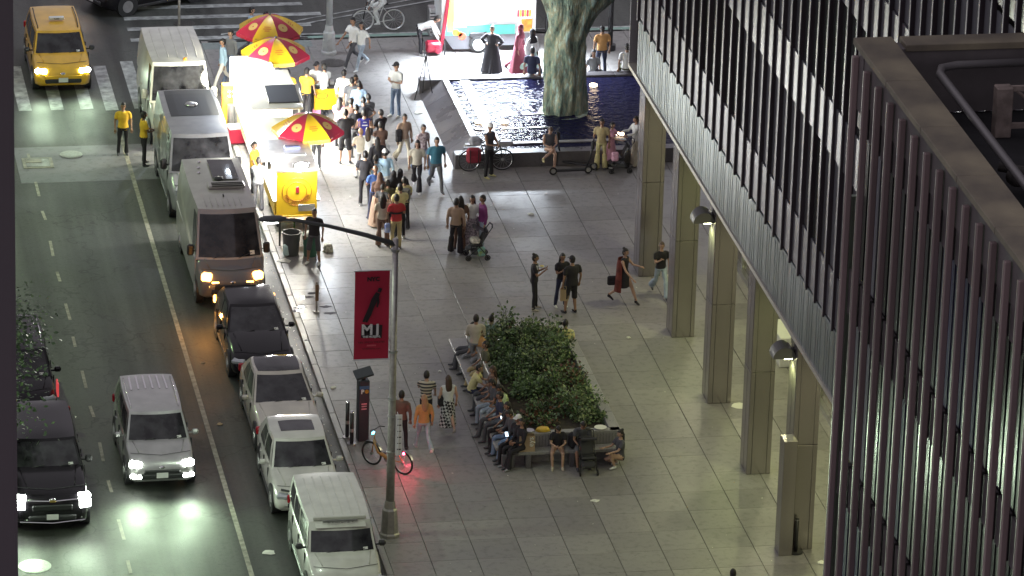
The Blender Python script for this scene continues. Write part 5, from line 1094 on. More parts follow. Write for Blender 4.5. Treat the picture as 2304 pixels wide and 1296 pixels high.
def person(lab,x,y,z=0,face=0,h=1.72,pose='stand',top='grey',bot='black',shoe='dgrey',skin=1,hair='short',hc='dark',sleeve='short',legs='long',arms='down',skirt=None,group=None,seat=.46,bulk=1.,lean=0,headpitch=0,turn=0,seed=0,extra=None):
    """face: degrees, 0 looks toward -Y (the camera side), 90 toward +X"""
    rr=random.Random(seed or int((x*31+y*17)*10)); s=h/1.72; parts=[]  # (pts,radii,label)
    sk,tp,bt_,sh=0,1,2,3
    D=Vector((0,-1,0)); 
    if pose in('stand','walk'): P=Vector((0,0,.93))
    elif pose=='sit': P=Vector((0,.05,seat+.12))
    elif pose=='squat': P=Vector((0,.10,.30))
    elif pose=='bend': P=Vector((0,.05,.90)); lean=70
    elif pose=='bike': P=Vector((0,.1,1.0)); lean=35
    ln=R(lean); up=Vector((0,-math.sin(ln),math.cos(ln)))
    fw=Vector((0,-math.cos(ln),-math.sin(ln)))
    W_=P+up*.17; CH=P+up*.36; SHc=P+up*.475; NB=P+up*.52
    tw=[(P-up*.07,.165,.115),(P,.17,.12),(W_,.148,.108),(CH,.182,.118),(SHc,.17,.10),(NB,.075,.07)]
    torso=[]; mb=MB()
    LAB=[]
    def tube(pts,rad,lab,n=8):
        k=len(mb.f); mb.tube(pts,rad,n); LAB.extend([lab]*(len(mb.f)-k))
    def ring(c,a,b,n=14): return [c+Vector((1,0,0))*a*math.cos(2*PI*i/n)+fw*b*math.sin(2*PI*i/n) for i in range(n)]
    B=bulk
    k=len(mb.f); mb.loft([ring(c,a*B,b*B*(1.05 if B>1 else 1)) for c,a,b in tw]); LAB.extend([bt_]*14+[tp]*(len(mb.f)-k-14)) 
    # neck + head
    hp=R(headpitch)+ln*.45; hu=Vector((0,-math.sin(hp),math.cos(hp)))
    HCn=NB+hu*.175+Vector((0,-.015,0)); tube([NB-up*.05,NB+hu*.1],[.055,.052],sk)
    # legs
    for sg in(-1,1):
        hip=P+Vector((sg*.09,0,-.02))
        if pose in('stand','bend','bike'):
            st=rr.uniform(.0,.05) if pose=='stand' else .04; dy=rr.uniform(-.06,.06)*(1 if pose=='stand' else 1.5)
            kn=Vector((sg*(.10+st),hip.y*.5-.02+dy*.5,.50)); an=Vector((sg*(.11+st*1.4),hip.y*.1+dy,.09))
            if pose=='bike': kn=Vector((sg*.12,-.22,.72 if sg>0 else .85)); an=Vector((sg*.13,-.05,.33 if sg>0 else .5))
        elif pose=='walk':
            a=sg*rr.choice([.42,.36]); kn=hip+Vector((0,-math.sin(a+.12)*.43,-math.cos(a)*.43)); b=a-(.5 if sg<0 else .05); an=kn+Vector((0,-math.sin(b)*.42,-math.cos(b)*.41)); an.z=max(an.z,.09)
        elif pose=='sit':
            spr=.05 if skirt or rr.random()<.4 else .12; kn=Vector((sg*(.08+spr),P.y-.44,seat+.07)); an=Vector((sg*(.08+spr*.8),P.y-.44-.03+rr.uniform(-.08,.05),.09))
            if arms=='crosslegs' : 
                if sg<0: kn=Vector((.02,P.y-.43,seat+.22)); an=Vector((-.34,P.y-.52,seat-.02))
                else: kn=Vector((.08,P.y-.43,seat+.07)); an=Vector((.05,P.y-.5,.09))
        else:
            kn=Vector((sg*.16,P.y-.40,.46 if sg>0 else .2)); an=Vector((sg*.13,P.y-.12-.1*sg,.09))
        thr=.085*B; 
        tube([hip+Vector((0,0,.03)),hip.lerp(kn,.5),kn],[thr*1.05,thr*.9,.058*B if legs!='shorts' else .082],bt_ if legs!='bare' else sk)
        if legs=='long': tube([kn,kn.lerp(an,.45),an+Vector((0,0,-.02))],[.062,.06,.055 if rr.random()<.6 else .075],bt_)
        elif legs=='wide': tube([kn,kn.lerp(an,.5),an+Vector((0,0,-.04))],[.078,.09,.105],bt_)
        elif legs=='shorts': tube([kn.lerp(hip,.15),kn+(an-kn)*.12],[.085,.088],bt_); tube([kn,kn.lerp(an,.35),an],[.052,.055,.036],sk)
        else: tube([hip.lerp(kn,.4),kn,kn.lerp(an,.35),an],[.075,.052,.055,.036],sk)
        fd=Vector((sg*.12,-1,0)).normalized(); 
        if pose=='walk' and an.z>.12: fd=Vector((0,-.8,-.6))
        tube([an+Vector((0,.05,-.045)),an+fd*.07+Vector((0,0,-.05)),an+fd*.18+Vector((0,0,-.06))],[(.042,.042),(.048,.036),(.036,.024)],sh); tube([an+Vector((0,0,.03)),an+Vector((0,.01,-.03))],[.042,.045],sh if legs not in('shorts',) else sh)
    # arms
    hands=[]
    if arms=='down' and group and 'queuing' in group: arms=rr.choice([('down','phone'),'down','fold','phone',('hip','down'),'lap'])
    for sg in(-1,1):
        S_=SHc+Vector((sg*.185*B,0,0))-up*.01
        A=arms
        if isinstance(A,(tuple,list)): A=A[0] if sg<0 else A[1]
        if A in('down',): el=S_+Vector((sg*.07,.03,-.28)); ha=el+Vector((sg*.0,-.06,-.25))
        elif A=='swing': q=.3*sg; el=S_+Vector((sg*.06,q*.5,-.27)); ha=el+Vector((0,-.12+q*.4,-.22))
        elif A=='fold': el=S_+Vector((sg*.08,-.05,-.27)); ha=el+Vector((-sg*.20,-.15,.04))
        elif A=='eat': el=S_+Vector((sg*.04,-.10,-.26)); ha=el+Vector((-sg*.10,-.19,.14))
        elif A=='phone' or A=='crosslegs': el=S_+Vector((sg*.03,-.10,-.27)); ha=el+Vector((-sg*.14,-.19,-.02))
        elif A=='hip': el=S_+Vector((sg*.2,.03,-.2)); ha=el+Vector((-sg*.17,-.02,-.12))
        elif A=='up': el=S_+Vector((sg*.1,-.16,-.1)); ha=el+Vector((-sg*.06,-.1,.22))
        elif A=='fwd': el=S_+Vector((sg*.02,-.18,-.2)); ha=el+Vector((0,-.24,-.02))
        elif A=='lap': el=S_+Vector((sg*.05,-.06,-.27)); ha=el+Vector((-sg*.1,-.2,-.1))
        elif A=='reach': el=S_+Vector((sg*.03,-.1,-.27)); ha=el+Vector((0,-.1,-.25))
        else: el=S_+Vector((sg*.07,.02,-.28)); ha=el+Vector((0,-.06,-.25))
        if pose=='bend' or pose=='bike': el=S_+Vector((sg*.05,-.1,-.24)); ha=el+Vector((0,-.12,-.22))
        ls=tp if sleeve!='none' else sk
        tube([SHc+Vector((sg*.10,0,.0)),S_],[.062,.062],tp)
        if sleeve=='short': tube([S_+Vector((0,0,.01)),S_.lerp(el,.62)],[.064,.066],tp); tube([S_.lerp(el,.5),el,el.lerp(ha,.5),ha],[.044,.038,.034,.026],sk)
        elif sleeve=='long': tube([S_+Vector((0,0,.01)),el,ha.lerp(el,.1)],[.062,.052,.042],tp)
        elif sleeve=='loose': tube([S_+Vector((0,0,.01)),el,ha.lerp(el,.15)],[.068,.075,.085],tp)
        else: tube([S_,el,el.lerp(ha,.5),ha],[.05,.038,.034,.026],sk)
        hands.append((ha,(ha-el).normalized(),sg))
    src=mb
    me=bpy.data.meshes.new('person_src'); me.from_pydata([tuple(v) for v in src.v],[],src.f); me.update()
    o0=bpy.data.objects.new('person_src',me); COL.objects.link(o0)
    md=o0.modifiers.new('r','REMESH'); md.mode='VOXEL'; md.voxel_size=.024
    m2=o0.modifiers.new('s','SMOOTH'); m2.factor=.5; m2.iterations=2
    bpy.context.view_layer.update()
    ev=o0.evaluated_get(bpy.context.evaluated_depsgraph_get()); bm=bmesh.new(); bm.from_mesh(ev.to_mesh()); ev.to_mesh_clear(); bpy.data.objects.remove(o0)
    bv=BVHTree.FromPolygons([tuple(v) for v in src.v],[tuple(f) for f in src.f])
    for f in bm.faces:
        c=f.calc_center_median(); hit=bv.find_nearest(c); f.material_index=LAB[hit[2]] if hit[2] is not None else 1
    # cloth folds: small displacement on clothing
    for v in bm.verts:
        if v.link_faces and v.link_faces[0].material_index in(1,2):
            q=v.co*7+Vector((x,y,0)); v.co+=v.normal*(noise.noise(Vector((q.x,q.y,q.z*.7)))*.011)
    # head (joined to the neck), face and hands in the same continuous body mesh
    hb=MB(); vs0=[]
    tr=Matrix.Translation(HCn)@Matrix.Rotation(R(turn),4,'Z')@Matrix.Rotation(hp,4,'X'); hb.M=tr
    # head shape
    n,m_=16,12; base=len(hb.v)
    def hd(a,b):
        sx=math.sin(a)*math.cos(b); sy=math.sin(a)*math.sin(b); szz=math.cos(a)
        X=.076*sx; Y=.096*sy; Zc=.118*szz
        if szz<0: k=1-.28*(-szz)**1.5*(1 if sy<0 else .6); X*=k; Y*=k if sy>0 else (k*1.03)
        if sy<-.75 and abs(sx)<.35: 
            if -.25<szz<.12: Y-=.014*(1-abs(sx)/.35)*(1-abs(szz+.1)/.25)
        if sy<-.6 and abs(szz-.12)<.12 and .15<abs(sx)<.6: Y+=.006
        return (X,Y,Zc)
    vs=[(0,0,.118)]+[hd(PI*i/m_,2*PI*j/n) for i in range(1,m_) for j in range(n)]+[(0,-.01,-.112)]
    fs=[(0,1+j,1+(j+1)%n) for j in range(n)]+[(1+i*n+j,1+(i+1)*n+j,1+(i+1)*n+(j+1)%n,1+i*n+(j+1)%n) for i in range(m_-2) for j in range(n)]
    e=len(vs)-1; fs+=[(e,1+(m_-2)*n+(j+1)%n,1+(m_-2)*n+j) for j in range(n)]; hb.add(vs,fs,0)
    for sg in(-1,1): hb.sphere((sg*.077,.008,-.005),(.012,.02,.032),6,5,0); hb.sphere((sg*.03,-.087,.012),(.013,.008,.007),6,4,4); hb.box((sg*.031,-.089,.032),(.03,.008,.006),4)
    hb.box((0,-.089,-.052),(.036,.01,.01),5); hb.add([(-.011,-.092,-.02),(.011,-.092,-.02),(0,-.115,-.022),(0,-.094,.014)],[(0,1,2),(0,2,3),(1,3,2)],0)
    hb.M=None
    for ha,dr,sg in hands:
        sd=dr.cross(Vector((0,1,0))); sd=sd.normalized() if sd.length>.1 else Vector((1,0,0)); pn=dr.cross(sd).normalized()
        hb.tube([ha-dr*.03,ha+dr*.03,ha+dr*.08],[(.022,.022),(.038,.016),(.036,.013)],8)
        for q in range(4):
            off=(q-1.5)*.018; L_=[.058,.07,.066,.05][q]; b0=ha+dr*.075+sd*off; hb.tube([b0,b0+dr*L_*.55-pn*.006*sg,b0+dr*L_*.85-pn*.022*sg],[.0085,.008,.006],5)
        b0=ha+dr*.025+sd*.032; hb.tube([b0,b0+dr*.035+sd*.02,b0+dr*.06+sd*.02-pn*.01],[.011,.010,.008],5)
    off=len(bm.verts)
    nv=[bm.verts.new(v) for v in hb.v]
    for f,mi in zip(hb.f,hb.m):
        try: ff=bm.faces.new([nv[i] for i in f]); ff.material_index=mi
        except ValueError: pass
    bme=bpy.data.meshes.new('person'); bm.to_mesh(bme); bm.free()
    for m in(SK[skin],C[top],C[bot],C[shoe],M_eye,M_lip): bme.materials.append(m)
    bme.polygons.foreach_set('use_smooth',[True]*len(bme.polygons)); bme.update()
    o=bpy.data.objects.new('person',bme); COL.objects.link(o); o.location=(x,y,z); o.rotation_euler=(0,0,R(face)); o.scale=(s,s,s); tag(o,lab,'person',group)
    # hair / headwear
    hm=HC[hc]
    def shell(fn_keep,k,name,m,dz=0,yo=.004):
        g=MB(); g.M=tr; vs=[];ix={}
        N,M2=20,14
        for i in range(M2+1):
            for j in range(N):
                a=PI*i/M2; b=2*PI*j/N; d=Vector((math.sin(a)*math.cos(b),math.sin(a)*math.sin(b),math.cos(a)))
                rgh=1+.03*math.sin(j*5.1+i*3.7); vs.append((.076*d.x*k*rgh,.096*d.y*k*rgh+yo,.118*d.z*k*rgh+dz))
        fs=[]
        for i in range(M2):
            for j in range(N):
                a=PI*(i+.5)/M2; b=2*PI*(j+.5)/N
                if fn_keep(math.sin(a)*math.cos(b),math.sin(a)*math.sin(b),math.cos(a)): fs.append((i*N+j,(i+1)*N+j,(i+1)*N+(j+1)%N,i*N+(j+1)%N))
        g.add(vs,fs); q=g.build(name,m,o,'all'); return q
    keep=lambda X,Y,Z: Z>(.48 if Y<-.35 else (-.15 if Y<.1 else -.62))
    if hair in('short','long','bun','braid'): shell(keep,1.1,'hair',hm)
    if hair=='crop': shell(keep,1.045,'hair',hm)
    if hair=='long':
        g=MB(); g.M=tr; g.loft([[(rx*math.cos(a),.045+yy+ry*math.sin(a),zz) for a in [2*PI*i/12 for i in range(12)]] for zz,rx,ry,yy in((.07,.07,.05,0),(0,.088,.055,.01),(-.1,.098,.05,.02),(-.2,.1,.045,.045),(-.3,.085,.035,.06),(-.37,.05,.02,.06))]); g.build('hair_length',hm,o,'all')
    if hair=='bun': g=MB(); g.M=tr; g.sphere((0,.06,.115),(.045,.045,.04),10,7); g.build('hair_bun',hm,o,'all')
    if hair in('cap','white_cap'):
        cm=C['black'] if hair=='cap' else C['white']; shell(keep,1.04,'hair',hm); q=shell(lambda X,Y,Z:Z>.25,1.14,'cap',cm); g=MB(); g.M=tr; g.grid(lambda u,v:Vector(((u-.5)*.15,-.09-.085*v*(1-(2*u-1)**2*.5),.052-.02*v-.015*(2*u-1)**2)),6,3); g.build('cap_brim',cm,o,'all')
    if hair=='helmet': shell(lambda X,Y,Z:Z>(.2 if Y<0 else -.1),1.28,'helmet',M_white)
    if hair in('hijab','niqab'):
        hmC=extra or C['black']; shell(lambda X,Y,Z:not(Y<-.62 and -.75<Z<.42 and abs(X)<.6),1.14,'headscarf',hmC)
        g=MB(); g.M=Matrix.Translation(HCn); g.loft([[(rx*math.cos(a),ry*math.sin(a)+.01,zz) for a in [2*PI*i/14 for i in range(14)]] for zz,rx,ry in((-.03,.088,.105),(-.13,.09,.1),(-.2,.16,.13),(-.34,.21,.155))],0,False); g.build('scarf_drape',hmC,o,'all')
    if skirt:
        zt,zb,rt_,rb_,cm=skirt; g=MB(); rings=[]; n=28
        for i in range(9):
            t=i/8; zz=lerp(zt,zb,t); r0=lerp(rt_,rb_,t**.8)
            cy=P.y*0 if pose!='sit' else P.y
            rings.append([((r0*(1+.06*t*math.sin(a*7+rr.random()*0)+.03*t*math.sin(a*11+1)))*math.cos(a),cy+(r0*.78*(1+.07*t*math.sin(a*6+2)))*math.sin(a)+.015,zz) for a in [2*PI*j/n for j in range(n)]])
        g.loft(rings,0,False); g.build('skirt',C[cm],o,'all')
    return o
def HP(px,py,h=1.70,z=0):
    q=G(px,py,h+z); return q.x,q.y
def FP(px,py): q=G(px,py); return q.x,q.y
Q='people queuing for the carts'
def ph(lab,px,py,face,h=1.72,**k):
    x,y=HP(px,py,h*.985); return person(lab,x,y,0,face,h,**k)
def rd(o): o.location.z=RZ; return o
# street and top
rd(person('person in a yellow tee and black trousers standing alone on the road by the manhole',*FP(277,340),0,0,1.74,top='yellow',hair='short',skin=1,arms='down'))
rd(person('person in a yellow shirt in profile at the flank of the silver van, long shadow',*FP(323,362),0,100,1.76,top='yellow',bot='black',hair='short',skin=2,arms='phone'))
rd(ph('person in a blue-grey tee walking behind the farthest umbrella, left one of two',566,10,80,1.78,pose='walk',top='denimshirt',bot='dgrey',skin=0))
rd(ph('person with dark hair just showing over the farthest umbrella',598,20,120,1.72,top='beige',bot='dgrey'))
ph('person in a grey shirt walking left of the umbrellas with head in profile',520,70,-60,1.8,pose='walk',top='grey',bot='jean',skin=0,sleeve='long')
ph('person with a navy strap bag walking just left of the glowing cart',502,90,-80,1.75,pose='walk',top='lblue',bot='white',skin=1,sleeve='long',shoe='white')
person('person in a white shirt and dark trousers walking beside the pale lamp post',*FP(793,155),0,-60,1.78,pose='walk',top='white',bot='dgrey',shoe='white',arms='swing')
person('person in a white top and pale blue jeans walking beside the pale lamp post',*FP(812,157),0,-50,1.66,pose='walk',top='white',bot='ljean',hair='long',shoe='white',arms='swing')
rd(person('person in white riding the white bicycle along the bike lane',3.95,19.3,0,-90,1.75,pose='bike',top='white',bot='white',hair='crop',shoe='white',sleeve='long'))
person('person bending over the red generator in white shirt and black track trousers',*FP(945,122),0,75,1.8,pose='bend',top='white',bot='black',shoe='white',sleeve='long')
# food workers
ph('person in yellow work shirt and cap, back turned, beside the black cart hatch',690,156,150,1.74,top='yellow',bot='black',hair='cap',arms='reach')
ph('person in a white shirt facing the worker at the table, left of two',713,142,-40,1.74,top='white',bot='black',hair='cap',sleeve='long',arms='fold')
ph('person in a white tee and black trousers leaning at the black table, right of two',730,146,-150,1.76,top='white',bot='black',hair='short',arms='lap')
rd(person('person in a yellow shirt and black trousers working between silver van and carts',*FP(570,430),0,60,1.74,top='yellow',bot='black',hair='short',arms='reach'))
person('person in grey leaning on the street side of the yellow cart',-2.42,1.9,0,170,1.7,top='grey',bot='gkhaki',hair='short',sleeve='long',arms='fwd')
person('blurred person in white shirt and grey trousers under the nearest umbrella',*FP(712,385),0,200,1.7,top='white',bot='gkhaki',hair='crop',shoe='white')
rd(ph('person in yellow behind the glowing cart near the far umbrellas',648,150,180,1.72,top='yellow',bot='black'))
# queue
L_=[('person in a loose white shirt at the head of the queue by the table',774,160,150,1.74,dict(top='white',bot='grey',sleeve='long')),
('person in a grey shirt with short dark hair in the upper queue',792,177,170,1.7,dict(top='dgrey',bot='black')),
('person half hidden behind, brown skin and dark top, top of the queue',800,171,20,1.7,dict(top='brown',bot='black',skin=1)),
('person in a light denim shirt with back turned in the upper queue',808,185,175,1.72,dict(top='denimshirt',bot='jean',sleeve='long')),
('person in a pale grey tee on the right edge of the upper queue',829,214,200,1.74,dict(top='grey',bot='dgrey')),
('person in a charcoal tee with cropped hair in the upper queue',818,221,185,1.76,dict(top='dgrey',bot='navy',hair='crop',skin=0)),
('person with curly dark hair in a brown top beside the yellow banner table',790,224,170,1.68,dict(top='brown',bot='black',hair='short')),
('person in a pink top with dark hair next to the yellow banner',764,222,150,1.66,dict(top='pink',bot='black',hair='long')),
('person in a plain black tee, back turned, above the blue jersey',802,238,180,1.74,dict(top='black',bot='gkhaki',skin=0,hair='crop')),
('person in a black tee with a large white back print and black shorts',778,249,180,1.8,dict(top='black',bot='black',legs='shorts',hair='crop',skin=0,bulk=1.12)),
('person in a blue and orange basketball jersey with back turned',820,250,180,1.78,dict(top='jersey',bot='black',sleeve='none',legs='shorts',skin=0)),
('person in a black tee looking left at the right side of the queue',858,249,215,1.72,dict(top='black',bot='dgrey',hair='crop')),
('person in a brown jacket with a camera at the hip in mid queue',857,277,190,1.7,dict(top='brown',bot='black',sleeve='long',arms='phone')),
('person with long brown hair and a cream top in the middle of the queue',828,290,175,1.62,dict(top='white',bot='beige',hair='long',hc='brown')),
('person with blond hair and a pale top just left of the long brown hair',812,292,180,1.6,dict(top='beige',bot='white',hair='short',hc='blond',skin=0)),
('person in a black shawl with dark hair in mid queue',849,312,190,1.62,dict(top='black',bot='black',hair='long',sleeve='loose')),
('person in a white cap and white shirt with back turned in mid queue',866,339,180,1.78,dict(top='lblue',bot='white',hair='white_cap',sleeve='long')),
('person in a light blue tee to the left of the white capped one',846,352,160,1.6,dict(top='lblue',bot='jean')),
('person in black tee and slim trousers holding a camera at the queue left edge',822,343,170,1.8,dict(top='black',bot='black',shoe='white',arms='fold',skin=0)),
('bald person in a royal blue tee in the lower queue',845,376,190,1.74,dict(top='blue',bot='navy',hair='none',skin=1)),
('person in a long brown robe and headscarf in the lower queue',855,392,170,1.7,dict(top='brown',bot='brown',hair='hijab',sleeve='loose',extra=C['brown'],skirt=(1.0,.05,.2,.34,'tan'))),
('small child with dark hair between the brown robe and the black robe',873,408,180,1.5,dict(top='olive',bot='navy')),
('person in a black robe and black headscarf in the lower queue',886,388,180,1.68,dict(top='black',bot='black',hair='niqab',sleeve='loose',skirt=(1.0,.05,.2,.34,'black'))),
('person in a dark hat and black top behind the backpack wearer',901,384,190,1.7,dict(top='black',bot='black',hair='hijab',sleeve='loose')),
('person in a pale yellow tee and black trousers wearing a grey backpack',910,401,185,1.7,dict(top='lyellow',bot='black',shoe='dgrey')),
('person in a long pale yellow tee with dark hair, second to last in the queue',901,417,190,1.76,dict(top='lyellow',bot='black',shoe='white',bulk=1.05)),
('toddler sized child in dark clothes held in front of the long haired woman',861,417,150,1.45,dict(top='dgrey',bot='navy')),
('person with very long dark hair, cream top and wide brown trousers ending the queue',862,440,175,1.64,dict(top='beige',bot='brown',hair='long',hc='dark',legs='wide',arms=('up','down'))),
('person in a red tee with black chest stripe and khaki trousers, last in queue',893,441,185,1.74,dict(top='red',bot='khaki',shoe='dgrey',hair='short'))]
made={}
for lab,px,py,fa,h,k in L_: made[lab[:24]]=ph(lab,px,py,fa,h,group=Q,**k)
def on(o,mb,name,m): return mb.build(name,m,o)
for o in bpy.data.objects:
    l=o.get('label','')
    if 'white back print' in l:
        q=MB(); q.add([(0,.128,1.3)]+[(.13*math.cos(a),.122-.02*abs(math.cos(a)),1.3+.085*math.sin(a)) for a in [2*PI*i/14 for i in range(14)]],[(0,1+i,1+(i+1)%14) for i in range(14)]); on(o,q,'back_print',C['white'])
    if 'basketball jersey' in l:
        q=MB(); q.box((0,.126,1.28),(.17,.01,.03)); q.box((0,.125,1.38),(.1,.01,.02)); on(o,q,'back_print',C['white']); q=MB(); [q.box((sg*.15,.10,1.25),(.014,.05,.36)) for sg in(-1,1)]; on(o,q,'jersey_trim',C['orange'])
    if 'black chest stripe' in l: q=MB(); q.loft([[(.19*math.cos(a),.135*math.sin(a),z) for a in [2*PI*i/16 for i in range(16)]] for z in(1.16,1.22)],0,False); on(o,q,'chest_stripe',C['black'])
    if 'grey backpack' in l: bx=o
sack('backpack','grey patterned backpack on the pale yellow tee in the queue',(bx.location.x,bx.location.y-.2,1.0),(.32,.18,.42),mat('pack_grey',(.2,.2,.19),.8,var=.4,scale=10))
sack('plastic_carrier','white and blue carrier bag hanging beside the red tee',(made['person in a red tee with'].location.x-.27,made['person in a red tee with'].location.y,.55),(.16,.1,.3),mat('carrier',(.6,.62,.7),.5,var=.3,scale=9,vcol2=(.15,.25,.7)),False)
# walkers by the queue
person('person in a cap, white tee and blue jeans standing with hands joined near the easel',*FP(890,262),0,-50,1.84,top='white',bot='jean',hair='cap',shoe='white',arms='fold',skin=1)
person('person in beige with a black shoulder bag walking between queue and fountain',*FP(908,372),0,20,1.7,pose='walk',top='tan',bot='beige',hair='short',sleeve='long',legs='wide')
sack('black_shoulder_bag','black shoulder bag on the beige walker',(FP(902,372)[0]-.12,FP(902,372)[1]-.18,.85),(.2,.12,.42),C['black'],False)
person('person in a pale floral blouse and jeans walking behind the teal tee',*FP(950,395),0,30,1.68,pose='walk',top='floralp',bot='jean',hair='short')
person('person in a white tee and black wide trousers with a crossbody strap walking forward',*FP(937,430),0,-10,1.66,pose='walk',top='beige',bot='black',hair='long',legs='wide',shoe='white')
person('person in a teal tee and grey trousers walking forward',*FP(980,430),0,10,1.76,pose='walk',top='teal',bot='gkhaki',shoe='dgrey',bulk=1.12)
# man in front of bins
person('person in a black tee and dark shorts with white trainers standing by the bins',*FP(706,594),0,-30,1.76,top='black',bot='dgrey',legs='shorts',hair='crop',shoe='white',skin=1,bulk=1.08)
# family
person('person in a tan shirt and black trousers with back turned, left of the family group',*FP(1024,570),0,160,1.74,top='tan',bot='black',sleeve='long',shoe='white',legs='wide')
person('dark haired person in brown behind the tan shirt in the family group',*FP(1034,562),0,190,1.7,top='brown',bot='brown',hair='long')
person('person in a black vest, white sleeves and floral skirt in the family group',*FP(1060,558),0,-20,1.68,top='white',bot='black',hair='long',skirt=(1.02,.14,.19,.3,'floral'),sleeve='short')
person('person in a purple sweater turned left behind the buggy',*FP(1084,562),0,-80,1.74,top='purple',bot='ljean',sleeve='long',hair='short',skin=1,shoe='white')
# trio
a=person('person in black with white trim eating from a bowl, left of the trio',*FP(1200,697),0,75,1.72,top='black',bot='black',hair='bun',arms='eat',skin=1,shoe='beige')
person('person with long dark hair in black eating, middle of the trio',*FP(1262,690),0,15,1.66,top='black',bot='navy',hair='long',arms='eat',shoe='white')
person('large person in black tee, shorts and cap, back turned, right of the trio',*FP(1284,704),0,205,1.76,top='black',bot='black',legs='shorts',hair='cap',arms='down',shoe='black',bulk=1.22)
p=G(1268,676); x_,y_=FP(1268,706); paper_bag((x_,y_,.42),'brown paper carrier bag held by the large person in black',.24,.12,.36)
def tray(lab,px,py,z):
    q=G(px,py,z); o=empty('food_tray',(q.x,q.y,z),0,lab,'food'); MB().cyl((0,0,0),.06,.04,14,r2=.08).build('bowl',M_white,o); MB().sphere((0,0,.02),(.07,.07,.025),8,5).build('food',mat('food_rice',(.5,.4,.12),.7,var=.4,scale=20),o)
tray('white bowl of food held by the person with white trim',1219,600,1.18); tray('white tray of yellow rice held by the middle person of the trio',1268,608,1.12)
for sx in(-1,1): MB().box((sx*.13,-.03,1.37),(.02,.16,.12)).build('trim_stripe',C['white'],a)
w_=person('person in a long rust kimono over a black dress with a high bun walking right',*FP(1402,682),0,55,1.70,pose='walk',top='black',bot='black',hair='bun',legs='bare',skirt=(1.0,.55,.18,.24,'black'),sleeve='none',arms=('swing','fwd'),skin=0,shoe='black')
g=MB(); g.loft([[(.235*k*math.cos(a_),.05+.19*k*math.sin(a_),z_) for a_ in [PI*(-.12+1.24*i/14) for i in range(15)]] for z_,k in((1.42,.82),(1.2,.98),(.9,1.05),(.6,1.15),(.42,1.25))],0,False,False); g.build('kimono',mat('kimono_rust',(.16,.035,.025),.85,var=.4,scale=7),w_,'all')
x_,y_=FP(1382,680); sack('black_handbag','flat black bag hanging by the rust kimono',(x_-.05,y_,.55),(.36,.12,.28),C['black'],False)
person('person in a black tee and pale wide jeans walking toward the second column',*FP(1484,668),0,10,1.72,pose='walk',top='black',bot='ljean',hair='short',legs='wide',arms=('eat','down'),skin=0,hc='brown',shoe='dgrey')
x_,y_=FP(1500,668); sack('white_carrier_bag','white carrier bag in the hand of the person in pale wide jeans',(x_+.05,y_,.42),(.2,.1,.28),M_paper,False)
# fountain side
person('person in a white helmet and dark sleeveless vest standing at the courier bicycle',*FP(1099,398),0,40,1.76,top='dgrey',bot='black',hair='helmet',sleeve='none',arms='phone',skin=1,shoe='lyellow')
x,y=HP(1238,296,1.2); person('person in a dark tank top sitting cross-legged on the fountain wall over a phone',x,y,0,5,1.68,pose='sit',seat=.50,top='dgrey',bot='navy',legs='bare',sleeve='none',arms='crosslegs',hair='short',hc='brown',skin=0,headpitch=30,shoe='lyellow')
person('person in pale khaki clothes standing left of the child in pink',*FP(1351,380),0,-20,1.66,top='khaki',bot='lyellow',hair='short',legs='wide',arms='down')
person('child in a pink dress with a hairband pushing the small buggy',*FP(1374,377),0,60,1.5,top='pink',bot='pink',hair='short',legs='bare',skirt=(.95,.35,.17,.26,'pink'),arms='fwd',skin=0,shoe='white')
person('person in white leaning in from behind the first column toward the buggy',*FP(1428,374),0,-80,1.66,top='white',bot='beige',legs='wide',sleeve='long',arms='fwd')
x,y=HP(1222,160,1.25); person('person in a navy shirt sitting with back turned on the far fountain wall',x,12.45,0,160,1.74,pose='sit',seat=.5,top='navy',bot='navy',hair='short')
person('person in an orange tan tee standing behind the bronze column',*FP(1352,172),0,185,1.76,top='orange',bot='navy',hair='short',bulk=1.05)
x,y=HP(1351,140,1.0); person('person in dark clothes crouching below the orange tee',x,13.0,0,10,1.66,pose='squat',top='grey',bot='black',hair='long')
x,y=HP(1413,115,1.25); person('person in a white shirt sitting with back turned on the far fountain wall at right',x,12.5,0,180,1.76,pose='sit',seat=.5,top='white',bot='olive')
person('dark haired person partly hidden by the tower edge beside the white shirt',*FP(1434,190),0,180,1.7,top='dgrey',bot='olive')
person('person in a flowing black robe walking past the food trailer',*FP(1105,166),0,-30,1.66,pose='walk',top='black',bot='black',hair='bun',sleeve='loose',skirt=(1.05,.1,.2,.40,'black'),arms='hip')
person('person in a long maroon robe walking past the trailer hatch',*FP(1168,166),0,60,1.72,pose='walk',top='maroon',bot='maroon',hair='hijab',extra=C['maroon'],sleeve='loose',skirt=(1.05,.08,.2,.4,'maroon'))
person('person in a loose white tunic and pale trousers walking right of the maroon robe',*FP(1195,176),0,40,1.7,pose='walk',top='white',bot='sage',hair='hijab',sleeve='loose',legs='wide',shoe='dgrey',skin=2)
